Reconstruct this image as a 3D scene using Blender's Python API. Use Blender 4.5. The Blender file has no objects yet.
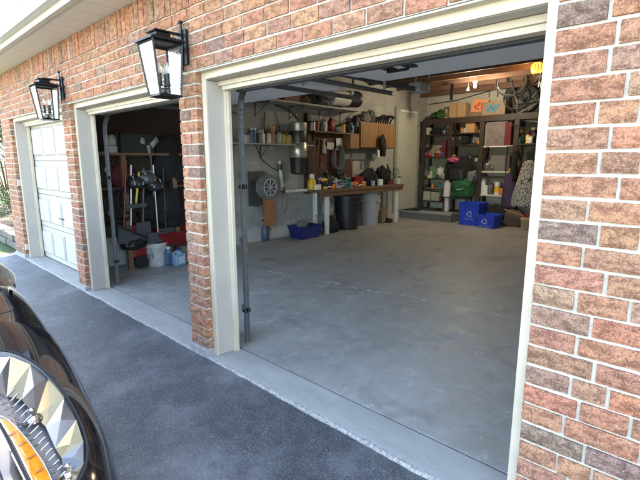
import bpy, bmesh, math, random
from mathutils import Vector, Matrix, noise
random.seed(7)
PI = math.pi
scene = bpy.context.scene
COL = scene.collection
R = math.radians

# ------------------------------------------------------------------ camera
f_px = 438.0
th = math.atan(80 / f_px); yaw = R(43.1)
FW = Vector((-math.sin(yaw) * math.cos(th), math.cos(yaw) * math.cos(th), -math.sin(th)))
RT = Vector((math.cos(yaw), math.sin(yaw), 0))
UP = RT.cross(FW)
CAMP = Vector((0, 0, 1.62))
cd = bpy.data.cameras.new('camera'); cam = bpy.data.objects.new('camera', cd); COL.objects.link(cam)
cd.sensor_width = 36; cd.lens = f_px / 640 * 36; cd.clip_start = 0.05; cd.clip_end = 2000
mw = Matrix((RT, UP, -FW)).transposed().to_4x4(); mw.translation = CAMP
cam.matrix_world = mw
scene.camera = cam

def ray(u, v): return FW * f_px + RT * (u - 320) - UP * (v - 240)
def PX(u, v, X):
    r = ray(u, v); return CAMP + r * (X / r.x)
def PY(u, v, Y):
    r = ray(u, v); return CAMP + r * (Y / r.y)
def PZ(u, v, Z):
    r = ray(u, v); return CAMP + r * ((Z - CAMP.z) / r.z)

# ------------------------------------------------------------------ materials
MATS = {}
def newmat(name):
    m = bpy.data.materials.new(name); m.use_nodes = True
    nt = m.node_tree; b = nt.nodes['Principled BSDF']
    return m, nt, b
def L(nt, a, b): nt.links.new(a, b)
def nz(nt, scale, detail=4, rough=.6, vec=None, dist=0):
    n = nt.nodes.new('ShaderNodeTexNoise'); n.inputs['Scale'].default_value = scale
    n.inputs['Detail'].default_value = detail; n.inputs['Roughness'].default_value = rough
    n.inputs['Distortion'].default_value = dist
    if vec is not None: L(nt, vec, n.inputs['Vector'])
    return n.outputs['Fac']
def ramp(nt, fac, stops):
    r = nt.nodes.new('ShaderNodeValToRGB'); e = r.color_ramp.elements
    e[0].position, e[0].color = stops[0][0], c4(stops[0][1]); e[1].position, e[1].color = stops[-1][0], c4(stops[-1][1])
    for p, c in stops[1:-1]:
        q = e.new(p); q.color = c4(c)
    L(nt, fac, r.inputs['Fac']); return r.outputs['Color']
def c4(c):
    if isinstance(c, (int, float)): return (c, c, c, 1)
    return (c[0], c[1], c[2], 1)
def mix(nt, fac, a, b, mode='MIX'):
    m = nt.nodes.new('ShaderNodeMix'); m.data_type = 'RGBA'; m.blend_type = mode
    for k, v in ((0, fac), (6, a), (7, b)):
        if hasattr(v, 'links'): L(nt, v, m.inputs[k])
        elif k == 0: m.inputs[0].default_value = v
        else: m.inputs[k].default_value = c4(v)
    return m.outputs[2]
def math_(nt, op, a, b=0.0, clamp=False):
    m = nt.nodes.new('ShaderNodeMath'); m.operation = op; m.use_clamp = clamp
    for s, v in ((m.inputs[0], a), (m.inputs[1], b)):
        if hasattr(v, 'links'): L(nt, v, s)
        else: s.default_value = v
    return m.outputs[0]
def bump(nt, b, h, strength=.3, dist=.01):
    n = nt.nodes.new('ShaderNodeBump'); n.inputs['Strength'].default_value = strength
    n.inputs['Distance'].default_value = dist; L(nt, h, n.inputs['Height']); L(nt, n.outputs[0], b.inputs['Normal'])
def ocoord(nt):
    t = nt.nodes.new('ShaderNodeTexCoord'); return t.outputs['Object']
def mapping(nt, vec, scale=(1, 1, 1), rot=(0, 0, 0), loc=(0, 0, 0)):
    m = nt.nodes.new('ShaderNodeMapping'); L(nt, vec, m.inputs['Vector'])
    m.inputs['Scale'].default_value = scale; m.inputs['Rotation'].default_value = rot; m.inputs['Location'].default_value = loc
    return m.outputs[0]

def M(name, col, rough=.5, metal=0, var=.15, scale=8, bmp=.1, bscale=60, bdist=.002, col2=None, spec=None, coat=0):
    """general procedural surface: colour varied by noise, fine bump, uneven gloss"""
    if name in MATS: return MATS[name]
    m, nt, b = newmat(name); oc = ocoord(nt)
    n = nz(nt, scale, 6, .65, oc)
    c = Vector(col)
    lo = col2 if col2 else tuple(c * (1 - var)); hi = tuple(c * (1 + var * .6)) if not col2 else col
    L(nt, ramp(nt, n, [(.32, lo), (.68, hi)]), b.inputs['Base Color'])
    rn = nz(nt, scale * 2.7, 3, .5, oc)
    mr = nt.nodes.new('ShaderNodeMapRange'); L(nt, rn, mr.inputs[0])
    mr.inputs[3].default_value = max(.02, rough - .08); mr.inputs[4].default_value = min(1, rough + .1)
    L(nt, mr.outputs[0], b.inputs['Roughness']); b.inputs['Metallic'].default_value = metal
    if spec is not None: b.inputs['Specular IOR Level'].default_value = spec
    if coat: b.inputs['Coat Weight'].default_value = coat; b.inputs['Coat Roughness'].default_value = .03
    if bmp: bump(nt, b, nz(nt, bscale, 4, .6, oc), bmp, bdist)
    MATS[name] = m; return m

def wood(name, c1, c2, rough=.5, axis='z', scale=1.0):
    if name in MATS: return MATS[name]
    m, nt, b = newmat(name); oc = ocoord(nt)
    s = {'x': (.6, 9, 9), 'y': (9, .6, 9), 'z': (9, 9, .6)}[axis]
    v = mapping(nt, oc, tuple(k * scale for k in s))
    n = nz(nt, 2.5, 8, .7, v, 1.2)
    L(nt, ramp(nt, n, [(.3, c1), (.7, c2)]), b.inputs['Base Color'])
    b.inputs['Roughness'].default_value = rough
    bump(nt, b, n, .25, .002)
    MATS[name] = m; return m

def emis(name, col, strength):
    m, nt, b = newmat(name)
    b.inputs['Base Color'].default_value = c4(col); b.inputs['Emission Color'].default_value = c4(col)
    b.inputs['Emission Strength'].default_value = strength
    return m
def glass(name, col=(1, 1, 1), rough=.02, ior=1.45):
    m, nt, b = newmat(name)
    b.inputs['Base Color'].default_value = c4(col); b.inputs['Roughness'].default_value = rough
    b.inputs['Transmission Weight'].default_value = 1; b.inputs['IOR'].default_value = ior
    return m
def thinglass(name, tint=(.95, .97, .98), refl=1.0, rough=.01, seed=False):
    """thin single-sheet glass: mirror reflection by angle over a clear body"""
    m = bpy.data.materials.new(name); m.use_nodes = True; nt = m.node_tree; nt.nodes.clear()
    o = nt.nodes.new('ShaderNodeOutputMaterial'); t = nt.nodes.new('ShaderNodeBsdfTransparent'); g = nt.nodes.new('ShaderNodeBsdfGlossy')
    t.inputs[0].default_value = c4(tint); g.inputs['Roughness'].default_value = rough
    fr = nt.nodes.new('ShaderNodeFresnel'); fr.inputs[0].default_value = 1.5
    mx = nt.nodes.new('ShaderNodeMixShader')
    L(nt, math_(nt, 'MULTIPLY', fr.outputs[0], refl, True), mx.inputs[0])
    L(nt, t.outputs[0], mx.inputs[1]); L(nt, g.outputs[0], mx.inputs[2]); L(nt, mx.outputs[0], o.inputs[0])
    if seed:
        bp = nt.nodes.new('ShaderNodeBump'); bp.inputs['Strength'].default_value = .5; bp.inputs['Distance'].default_value = .004
        L(nt, nz(nt, 45, 2, .5, ocoord(nt)), bp.inputs['Height']); L(nt, bp.outputs[0], g.inputs['Normal']); L(nt, bp.outputs[0], fr.inputs['Normal'])
    return m

# brick (per-brick colour in a colour attribute)
def brick_mat():
    m, nt, b = newmat('rustic_brick'); oc = ocoord(nt)
    at = nt.nodes.new('ShaderNodeAttribute'); at.attribute_name = 'Col'
    n1 = nz(nt, 16, 5, .65, mapping(nt, oc, (1, 1, 1.8))); n2 = nz(nt, 95, 6, .75, oc); n3 = nz(nt, 36, 4, .7, oc, 1.0)
    dark = mix(nt, 1.0, at.outputs['Color'], (.48, .42, .42), 'MULTIPLY')
    f1 = ramp(nt, n1, [(.45, 0), (.58, .9)])
    c = mix(nt, f1, at.outputs['Color'], dark)
    f3 = ramp(nt, n3, [(.56, 0), (.72, .38)])
    c = mix(nt, f3, c, (.70, .40, .24))
    n5 = nz(nt, 190, 3, .8, oc)
    c = mix(nt, ramp(nt, n5, [(.54, 0), (.66, .55)]), c, (.68, .46, .32))
    c = mix(nt, ramp(nt, n2, [(.34, .8), (.52, 0)]), c, (.11, .06, .05))
    L(nt, c, b.inputs['Base Color']); b.inputs['Roughness'].default_value = .92
    b.inputs['Specular IOR Level'].default_value = .2
    h = math_(nt, 'ADD', math_(nt, 'MULTIPLY', n3, .9), math_(nt, 'MULTIPLY', n2, .7))
    bump(nt, b, h, .9, .008); return m
BRICK = brick_mat()
def mortar_mat():
    m, nt, b = newmat('mortar'); oc = ocoord(nt)
    n = nz(nt, 22, 5, .7, oc); n2 = nz(nt, 260, 3, .7, oc)
    c = ramp(nt, n, [(.3, (.44, .40, .33)), (.7, (.62, .57, .48))])
    c = mix(nt, ramp(nt, n2, [(.35, .5), (.6, 0)]), c, (.32, .29, .25))
    L(nt, c, b.inputs['Base Color']); b.inputs['Roughness'].default_value = .95
    bump(nt, b, n2, .5, .003); return m
MORTAR = mortar_mat()

def asphalt_mat():
    m, nt, b = newmat('asphalt'); oc = ocoord(nt)
    v = nt.nodes.new('ShaderNodeTexVoronoi'); v.inputs['Scale'].default_value = 190; L(nt, oc, v.inputs['Vector'])
    stone = ramp(nt, v.outputs['Color'], [(.30, (.036, .040, .046)), (.58, (.066, .072, .080)), (.84, (.11, .117, .126)), (.98, (.28, .28, .28))])
    big = nz(nt, 1.1, 5, .6, mapping(nt, oc, (1, 1, 1), (0, 0, .4))); fine = nz(nt, 420, 3, .7, oc); mid = nz(nt, 9, 5, .7, oc)
    patch = ramp(nt, big, [(.45, 0), (.60, .75)])
    c = mix(nt, patch, stone, mix(nt, .55, stone, (.24, .245, .25)))
    c = mix(nt, ramp(nt, mid, [(.35, .45), (.6, 0)]), c, (.018, .02, .026))
    sp = nt.nodes.new('ShaderNodeTexVoronoi'); sp.inputs['Scale'].default_value = 60; L(nt, oc, sp.inputs['Vector'])
    spk = math_(nt, 'LESS_THAN', sp.outputs['Distance'], .13)
    c = mix(nt, math_(nt, 'MULTIPLY', spk, .55), c, (.42, .42, .41))
    L(nt, c, b.inputs['Base Color'])
    b.inputs['Roughness'].default_value = .5
    h = math_(nt, 'ADD', math_(nt, 'MULTIPLY', v.outputs['Distance'], -1.0), math_(nt, 'MULTIPLY', fine, .6))
    bump(nt, b, h, .55, .006); return m

def floor_mat():
    m, nt, b = newmat('painted_garage_concrete'); oc = ocoord(nt)
    n1 = nz(nt, .9, 6, .6, mapping(nt, oc, (1.8, .5, 1), (0, 0, -.25))); n2 = nz(nt, 4, 7, .72, oc, .5); n3 = nz(nt, 60, 4, .7, oc); n4 = nz(nt, 2.2, 4, .55, mapping(nt, oc, (1, 1, 1), (0, 0, 0), (3, 7, 1)), .8)
    c = ramp(nt, n1, [(.34, (.245, .242, .216)), (.66, (.320, .316, .286))])
    c = mix(nt, ramp(nt, n2, [(.44, 0), (.66, .55)]), c, (.42, .415, .38))
    c = mix(nt, ramp(nt, n4, [(.56, 0), (.68, .42)]), c, (.135, .135, .13))
    # tyre tracks running into the bay
    sx = nt.nodes.new('ShaderNodeSeparateXYZ'); L(nt, oc, sx.inputs[0])
    # pale rubbed spots
    n5 = nz(nt, 5.5, 6, .75, mapping(nt, oc, (1, .6, 1), (0, 0, .5), (1, 2, 0)), .4)
    c = mix(nt, ramp(nt, n5, [(.58, 0), (.68, .55)]), c, (.52, .52, .50))
    c = mix(nt, ramp(nt, n3, [(.30, .5), (.42, 0)]), c, (.09, .09, .09))
    # one long pale wandering crack
    w = nz(nt, 1.6, 5, .7, oc)
    line = math_(nt, 'ADD', math_(nt, 'ADD', math_(nt, 'MULTIPLY', sx.outputs[0], -.16), sx.outputs[1]), math_(nt, 'MULTIPLY', w, .55))
    d = math_(nt, 'ABSOLUTE', math_(nt, 'SUBTRACT', line, CRACK))
    cr = math_(nt, 'LESS_THAN', d, math_(nt, 'MULTIPLY', ramp(nt, nz(nt, 14, 4, .7, oc), [(.42, 0), (.62, 1)]), .016))
    c = mix(nt, math_(nt, 'MULTIPLY', cr, .85), c, (.62, .62, .60))
    L(nt, c, b.inputs['Base Color'])
    L(nt, ramp(nt, n2, [(.3, .42), (.75, .66)]), b.inputs['Roughness'])
    bump(nt, b, math_(nt, 'ADD', n3, math_(nt, 'MULTIPLY', n2, .8)), .12, .003); return m
CRACK = 5.10

def apron_mat():
    m, nt, b = newmat('apron_concrete'); oc = ocoord(nt)
    n1 = nz(nt, 3, 6, .7, mapping(nt, oc, (.6, 2, 1))); n2 = nz(nt, 200, 4, .75, oc)
    c = ramp(nt, n1, [(.3, (.275, .270, .245)), (.7, (.375, .368, .338))])
    c = mix(nt, ramp(nt, n2, [(.3, .4), (.5, 0)]), c, (.17, .17, .17))
    # pebbly broken front edge with exposed aggregate
    sx = nt.nodes.new('ShaderNodeSeparateXYZ'); L(nt, oc, sx.inputs[0])
    e = math_(nt, 'SUBTRACT', 1.862, math_(nt, 'ADD', sx.outputs[1], math_(nt, 'MULTIPLY', nz(nt, 12, 3, .6, oc), -.05)))
    v = nt.nodes.new('ShaderNodeTexVoronoi'); v.inputs['Scale'].default_value = 95; L(nt, oc, v.inputs['Vector'])
    peb = ramp(nt, v.outputs['Color'], [(.1, (.18, .175, .165)), (.5, (.32, .31, .29)), (.9, (.46, .45, .42))])
    c = mix(nt, math_(nt, 'MULTIPLY', math_(nt, 'GREATER_THAN', e, 0.0), .9), c, peb)
    L(nt, c, b.inputs['Base Color']); b.inputs['Roughness'].default_value = .8
    bump(nt, b, math_(nt, 'ADD', n2, v.outputs['Distance']), .35, .004); return m

def block_mat(name, c1, c2, axis='y'):
    m, nt, b = newmat(name); oc = ocoord(nt)
    sx = nt.nodes.new('ShaderNodeSeparateXYZ'); L(nt, oc, sx.inputs[0]); cb = nt.nodes.new('ShaderNodeCombineXYZ')
    L(nt, sx.outputs[1 if axis == 'y' else 0], cb.inputs[0]); L(nt, sx.outputs[2], cb.inputs[1])
    br = nt.nodes.new('ShaderNodeTexBrick'); L(nt, cb.outputs[0], br.inputs['Vector'])
    br.inputs['Scale'].default_value = 1; br.inputs['Brick Width'].default_value = .4; br.inputs['Row Height'].default_value = .2
    br.inputs['Mortar Size'].default_value = .006; br.inputs['Mortar Smooth'].default_value = .3
    br.inputs['Color1'].default_value = (1, 1, 1, 1); br.inputs['Color2'].default_value = (.93, .93, .93, 1); br.inputs['Mortar'].default_value = (.84, .84, .84, 1)
    n = nz(nt, 2.3, 7, .7, oc); n2 = nz(nt, 70, 4, .7, oc)
    c = mix(nt, 1.0, ramp(nt, n, [(.3, c1), (.7, c2)]), br.outputs['Color'], 'MULTIPLY')
    zz = math_(nt, 'ADD', sx.outputs[2], math_(nt, 'MULTIPLY', nz(nt, 4, 5, .7, oc), -1.1))
    c = mix(nt, math_(nt, 'MULTIPLY', math_(nt, 'LESS_THAN', zz, -.25), .45), c, (.55, .55, .52))
    L(nt, c, b.inputs['Base Color']); b.inputs['Roughness'].default_value = .9
    bump(nt, b, math_(nt, 'ADD', math_(nt, 'MULTIPLY', br.outputs['Fac'], -1.0), math_(nt, 'MULTIPLY', n2, .4)), .5, .006); return m

# ------------------------------------------------------------------ mesh helper
class MB:
    def __init__(s): s.v = []; s.f = []; s.c = None
    def add(s, vs, fs):
        o = len(s.v); s.v += [tuple(v) for v in vs]; s.f += [tuple(i + o for i in f) for f in fs]; return s
    def box(s, a, b):
        x0, y0, z0 = a; x1, y1, z1 = b
        if x0 > x1: x0, x1 = x1, x0
        if y0 > y1: y0, y1 = y1, y0
        if z0 > z1: z0, z1 = z1, z0
        return s.add([(x0,y0,z0),(x1,y0,z0),(x1,y1,z0),(x0,y1,z0),(x0,y0,z1),(x1,y0,z1),(x1,y1,z1),(x0,y1,z1)],
            [(0,3,2,1),(4,5,6,7),(0,1,5,4),(1,2,6,5),(2,3,7,6),(3,0,4,7)])
    def obox(s, c, size, rz=0, rx=0, ry=0):
        m = Matrix.Rotation(rz, 3, 'Z') @ Matrix.Rotation(ry, 3, 'Y') @ Matrix.Rotation(rx, 3, 'X')
        c = Vector(c); hx, hy, hz = size[0]/2, size[1]/2, size[2]/2
        vs = [c + m @ Vector(p) for p in ((-hx,-hy,-hz),(hx,-hy,-hz),(hx,hy,-hz),(-hx,hy,-hz),(-hx,-hy,hz),(hx,-hy,hz),(hx,hy,hz),(-hx,hy,hz))]
        return s.add(vs, [(0,3,2,1),(4,5,6,7),(0,1,5,4),(1,2,6,5),(2,3,7,6),(3,0,4,7)])
    def tub(s, c, bot, top, h, t=.01, r=.0):
        """open tapered rectangular tub: bot/top = (sx, sy)"""
        cx, cy, cz = c
        def rect(sz, z, ins=0):
            a, b = sz[0]/2-ins, sz[1]/2-ins
            return [(cx-a,cy-b,z),(cx+a,cy-b,z),(cx+a,cy+b,z),(cx-a,cy+b,z)]
        vs = rect(bot, cz) + rect(top, cz+h) + rect(top, cz+h, t) + rect(bot, cz+t, t)
        fs = [(3,2,1,0)]
        for k in range(4):
            j = (k+1) % 4
            fs += [(k,j,4+j,4+k), (4+k,4+j,8+j,8+k), (8+k,8+j,12+j,12+k)]
        fs.append((12,13,14,15)); return s.add(vs, fs)
    def lathe(s, c, prof, n=24, axis='z', cap=True):
        """prof = [(r, h)...] along the axis"""
        c = Vector(c); vs = []; fs = []
        for r, h in prof:
            for k in range(n):
                a = 2*PI*k/n; p = (r*math.cos(a), r*math.sin(a), h)
                if axis == 'x': p = (p[2], p[0], p[1])
                elif axis == 'y': p = (p[1], p[2], p[0])
                vs.append(c + Vector(p))
        for i in range(len(prof)-1):
            for k in range(n):
                j = (k+1) % n; fs.append((i*n+k, i*n+j, (i+1)*n+j, (i+1)*n+k))
        if cap:
            fs.append(tuple(reversed(range(n)))); fs.append(tuple((len(prof)-1)*n+k for k in range(n)))
        return s.add(vs, fs)
    def tube(s, pts, r, n=8, closed=False, r2=None):
        pts = [Vector(p) for p in pts]; N = len(pts); vs = []; fs = []; ref = None
        for i, p in enumerate(pts):
            a = pts[(i-1) % N] if (closed or i) else p; b = pts[(i+1) % N] if (closed or i < N-1) else p
            t = (b-a); t = t.normalized() if t.length > 1e-9 else Vector((0,0,1))
            if ref is None:
                ref = Vector((0,0,1)) if abs(t.z) < .9 else Vector((1,0,0))
            u = t.cross(ref).normalized(); w = t.cross(u).normalized() * -1; ref = w if abs(t.dot(w)) < .5 else ref
            rr = r if r2 is None else r + (r2-r)*i/max(1, N-1)
            for k in range(n):
                q = 2*PI*k/n; vs.append(p + u*(rr*math.cos(q)) + w*(rr*math.sin(q)))
        for i in range(N if closed else N-1):
            i2 = (i+1) % N
            for k in range(n):
                j = (k+1) % n; fs.append((i*n+k, i*n+j, i2*n+j, i2*n+k))
        if not closed:
            fs.append(tuple(reversed(range(n)))); fs.append(tuple((N-1)*n+k for k in range(n)))
        return s.add(vs, fs)
    def prism(s, poly, d0, d1, plane='xz'):
        """polygon extruded along the remaining axis"""
        n = len(poly); vs = []
        for d in (d0, d1):
            for p in poly:
                vs.append({'xz': (p[0], d, p[1]), 'yz': (d, p[0], p[1]), 'xy': (p[0], p[1], d)}[plane])
        fs = [tuple(range(n)), tuple(reversed(range(n, 2*n)))] + [(i, i+n, (i+1) % n + n, (i+1) % n) for i in range(n)]
        return s.add(vs, fs)
    def lump(s, c, size, seed=0, sub=3, amp=.25, flat=True, fr=1.6, pinch=0, boxy=1):
        bm = bmesh.new(); bmesh.ops.create_icosphere(bm, subdivisions=sub, radius=1)
        c = Vector(c); vs = []
        for v in bm.verts:
            p = v.co.copy(); d = noise.noise(p*fr + Vector((seed*3.1, seed, -seed))) * amp + noise.noise(p*fr*2.7 + Vector((seed, 9, seed))) * amp*.45
            if boxy != 1: p = Vector([math.copysign(abs(q)**boxy, q) for q in p])
            p *= 1 + d
            if flat and p.z < -.72: p.z = -.72
            if pinch and p.z > .3: k = 1 - pinch*(p.z-.3); p.x *= max(.15, k); p.y *= max(.15, k)
            vs.append(c + Vector((p.x*size[0]/2, p.y*size[1]/2, (p.z+.72)*size[2]/1.72)))
        fs = [tuple(v.index for v in f.verts) for f in bm.faces]; bm.free()
        return s.add(vs, fs)

def obj(name, mb, mat, parent=None, bevel=0, smooth=False, seg=2, kind=None, weld=False):
    me = bpy.data.meshes.new(name); me.from_pydata(mb.v, [], mb.f); me.update()
    bm = bmesh.new(); bm.from_mesh(me)
    if weld: bmesh.ops.remove_doubles(bm, verts=bm.verts, dist=.0002)
    bmesh.ops.recalc_face_normals(bm, faces=bm.faces); bm.to_mesh(me); bm.free()
    o = bpy.data.objects.new(name, me); COL.objects.link(o)
    if mat: me.materials.append(mat)
    if bevel:
        b = o.modifiers.new('bevel', 'BEVEL'); b.width = bevel; b.segments = seg; b.limit_method = 'ANGLE'; b.angle_limit = R(35)
    if smooth:
        for p in me.polygons: p.use_smooth = True
        if smooth != 'all':
            sharp(me, 40)
    if parent is not None:
        o.parent = parent
        root = parent; T = Matrix.Identity(4)
        while root is not None and root.parent is not None: root = root.parent
        # the chain is only translated at its root, so undo that shift once, at the direct child of the root
        if parent.parent is None and parent.type == 'EMPTY':
            o.matrix_parent_inverse = Matrix.Translation(-Vector(parent.location))
    if kind: o['kind'] = kind
    return o
def sharp(me, deg):
    bm = bmesh.new(); bm.from_mesh(me)
    for e in bm.edges:
        if len(e.link_faces) == 2 and e.calc_face_angle(0) > R(deg): e.smooth = False
    bm.to_mesh(me); bm.free()
def thing(name, label, cat, loc=(0, 0, 0), group=None):
    o = bpy.data.objects.new(name, None); COL.objects.link(o); o.location = loc; o.empty_display_size = .1
    o['label'] = label; o['category'] = cat
    if group: o['group'] = group
    return o
def tag(o, label, cat, group=None):
    o['label'] = label; o['category'] = cat
    if group: o['group'] = group
    return o

# ------------------------------------------------------------------ palette
TRIM = M('cream_painted_trim', (.52, .445, .34), .5, var=.10, scale=5, bmp=.15, bscale=35)
JAMBSHADE = M('shade_toned_jamb', (.40, .36, .31), .55, var=.06, scale=3, bmp=.08)  # trim paint greyed to stand for the weaker light on the jamb faces
WHITE = M('white_door_paint', (.40, .38, .335), .42, var=.04, scale=2, bmp=.05, bscale=30)
DOORBACK = M('pale_grey_door_back', (.88, .89, .90), .5, var=.05, scale=2, bmp=.05)
BLACKM = M('black_metal', (.018, .018, .02), .38, metal=.6, var=.2)
BLACKP = M('black_plastic', (.018, .018, .02), .45, var=.2, bmp=.2)
RUBBER = M('black_rubber', (.015, .015, .016), .8, var=.2)
GALV = M('galvanised_steel', (.42, .43, .44), .38, metal=.9, var=.15, scale=25)
DGREY = M('dark_grey_steel', (.10, .105, .11), .5, metal=.5, var=.2)
BEIGE = M('beige_aluminium', (.50, .46, .38), .45, var=.05)
WHITEP = M('white_plastic', (.66, .66, .64), .4, var=.08)
DIRTYW = M('grimy_white_plastic', (.52, .51, .47), .5, var=.35, scale=14)
BLUE = M('blue_bin_plastic', (.012, .055, .50), .38, var=.15, scale=5)
DBLUE = M('navy_plastic', (.012, .022, .13), .45, var=.15)
LBLUE = M('pale_blue_plastic', (.20, .34, .46), .3, var=.15)
RED = M('red_paint', (.22, .012, .012), .42, var=.2)
MAROON = M('maroon_cloth', (.13, .018, .025), .8, var=.3)
YEL = M('yellow_plastic', (.72, .44, .03), .4, var=.15)
YELP = M('pale_yellow_plastic', (.72, .60, .22), .4, var=.15)
GREEN = M('green_cloth', (.008, .09, .032), .75, var=.35, scale=14, bmp=.4, bscale=20, bdist=.01)
DGREEN = M('dark_green_leaf', (.02, .075, .02), .6, var=.4)
ORANGE = M('orange_plastic', (.65, .17, .03), .45, var=.2)
GREYP = M('grey_bin_plastic', (.33, .34, .35), .5, var=.12)
SILV = M('brushed_silver', (.5, .5, .5), .3, metal=.8, var=.15, scale=20)
BROWN = M('brown_hardboard', (.085, .038, .026), .7, var=.3, scale=6)
CARD = M('cardboard', (.36, .235, .13), .85, var=.14, scale=6, bmp=.2)
CARDD = M('dark_cardboard', (.20, .15, .10), .85, var=.2, scale=6, bmp=.2)
TAPE = M('brown_tape', (.30, .18, .08), .3, var=.1)
PAPER = M('white_paper', (.72, .72, .70), .8, var=.05)
CLOTHK = M('black_cloth', (.007, .007, .009), .85, var=.4, bmp=.5, bscale=25, bdist=.01)
CLOTHG = M('grey_cloth', (.14, .145, .155), .85, var=.3, bmp=.5, bscale=25, bdist=.01)
PURPLE = M('purple_cloth', (.060, .032, .085), .85, var=.35, bmp=.5, bscale=25, bdist=.01)
PINK = M('pink_cloth', (.50, .10, .20), .8, var=.4, scale=30)
TEAL = M('teal_plastic', (.02, .16, .17), .5, var=.3)
BLUEINK = M('blue_ink', (.05, .26, .42), .7, var=.2)
OAK = wood('honey_oak', (.20, .10, .038), (.33, .185, .08), .45, 'z')
PINE = wood('raw_pine', (.30, .17, .085), (.46, .29, .15), .7, 'z')
JOIST = wood('reddish_joist', (.085, .042, .028), (.16, .08, .045), .75, 'x')
DARKW = wood('dark_stained_wood', (.022, .014, .012), (.055, .034, .028), .6, 'x')
BENCHW = wood('worn_bench_wood', (.085, .045, .028), (.18, .105, .065), .6, 'y')
GREYLAM = M('grey_shelf_board', (.38, .37, .35), .6, var=.12)
WHITELAM = M('white_shelf_board', (.66, .64, .58), .5, var=.08)
BLOCK = block_mat('grey_painted_block', (.26, .26, .25), (.40, .395, .37), 'y')
CREAMW = block_mat('cream_painted_block', (.42, .40, .33), (.53, .51, .43), 'x')
DOORC = M('pale_green_grey_door_paint', (.46, .47, .41), .5, var=.08, scale=2)

# ------------------------------------------------------------------ ground
YF, YT = 1.87, 1.925            # brick face, frame face
def grid_sheet(x0, x1, y0, y1, nx, ny, zf):
    mb = MB(); vs = []; fs = []
    for j in range(ny+1):
        for i in range(nx+1):
            x = x0+(x1-x0)*i/nx; y = y0+(y1-y0)*j/ny; vs.append((x, y, zf(x, y)))
    for j in range(ny):
        for i in range(nx):
            a = j*(nx+1)+i; fs.append((a, a+1, a+nx+2, a+nx+1))
    return mb.add(vs, fs)
def zdrive(x, y):
    y = min(y, 1.86); return -.014 + (max(y, -9) - 1.86)*.06 + .006*noise.noise(Vector((x*1.3, y*1.3, 0)))
o = obj('driveway', grid_sheet(-9.35, 4.5, -9, 1.9, 120, 100, zdrive), asphalt_mat(), smooth='all', kind='structure')
lawnm = M('lawn_grass', (.05, .085, .022), .9, var=.5, scale=30, bmp=.8, bscale=120, bdist=.02)
def zlawn(x, y):
    return -.75 + (.66 if (y > 1.4 or abs(x+2.4) > 8) and y > -9 else 0)
obj('lawn', grid_sheet(-500, 500, -500, 500, 4, 4, lambda x, y: -.75), lawnm, kind='structure')
lw = MB(); lw.add([(-60, -9, -.70), (-9.35, -9, -.70), (-9.35, 1.9, -.03), (-60, 1.9, -.03), (-60, 40, -.03), (-9.35, 40, -.03)], [(0, 1, 2, 3), (3, 2, 5, 4)])
lw.add([(4.5, -9, -.70), (40, -9, -.70), (40, 1.9, -.03), (4.5, 1.9, -.03), (40, 40, -.03), (4.5, 40, -.03)], [(0, 1, 2, 3), (3, 2, 4, 5)])
obj('side_lawn', lw, lawnm, kind='structure')
obj('bounce_street', MB().box((-60, -19, -.80), (60, -7.2, -.56)), M('pale_bounce_concrete', (.42, .41, .38), .85, var=.12, scale=2), kind='structure')  # unseen pale paving, added to bounce sunlight into the garage
# concrete apron with a rough front edge
ap = MB(); N = 420; top = []; 
vs = []; fs = []
for i in range(N+1):
    x = -9.2 + (4.2+9.2)*i/N
    y = 1.857 + .010*noise.noise(Vector((x*2.2, 0, 0))) + .009*noise.noise(Vector((x*11, 3, 0))) + .005*noise.noise(Vector((x*40, 5, 0)))
    vs += [(x, y-.004, -.06), (x, y, -.006), (x, y+.012, 0.0), (x, 2.148, .002)]
for i in range(N):
    for k in range(3): a = i*4+k; fs.append((a, a+4, a+5, a+1))
ap.add(vs, fs); obj('concrete_apron', ap, apron_mat(), kind='structure')
fl = MB(); fl.box((-6.86, 2.163, -.1), (-.2, 12, .004)); obj('garage_floor', fl, floor_mat(), kind='structure')
obj('floor_joint', MB().box((-9, 2.14, -.05), (4, 2.17, -.004)), M('joint_filler', (.06, .06, .06), .9), kind='structure')

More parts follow.
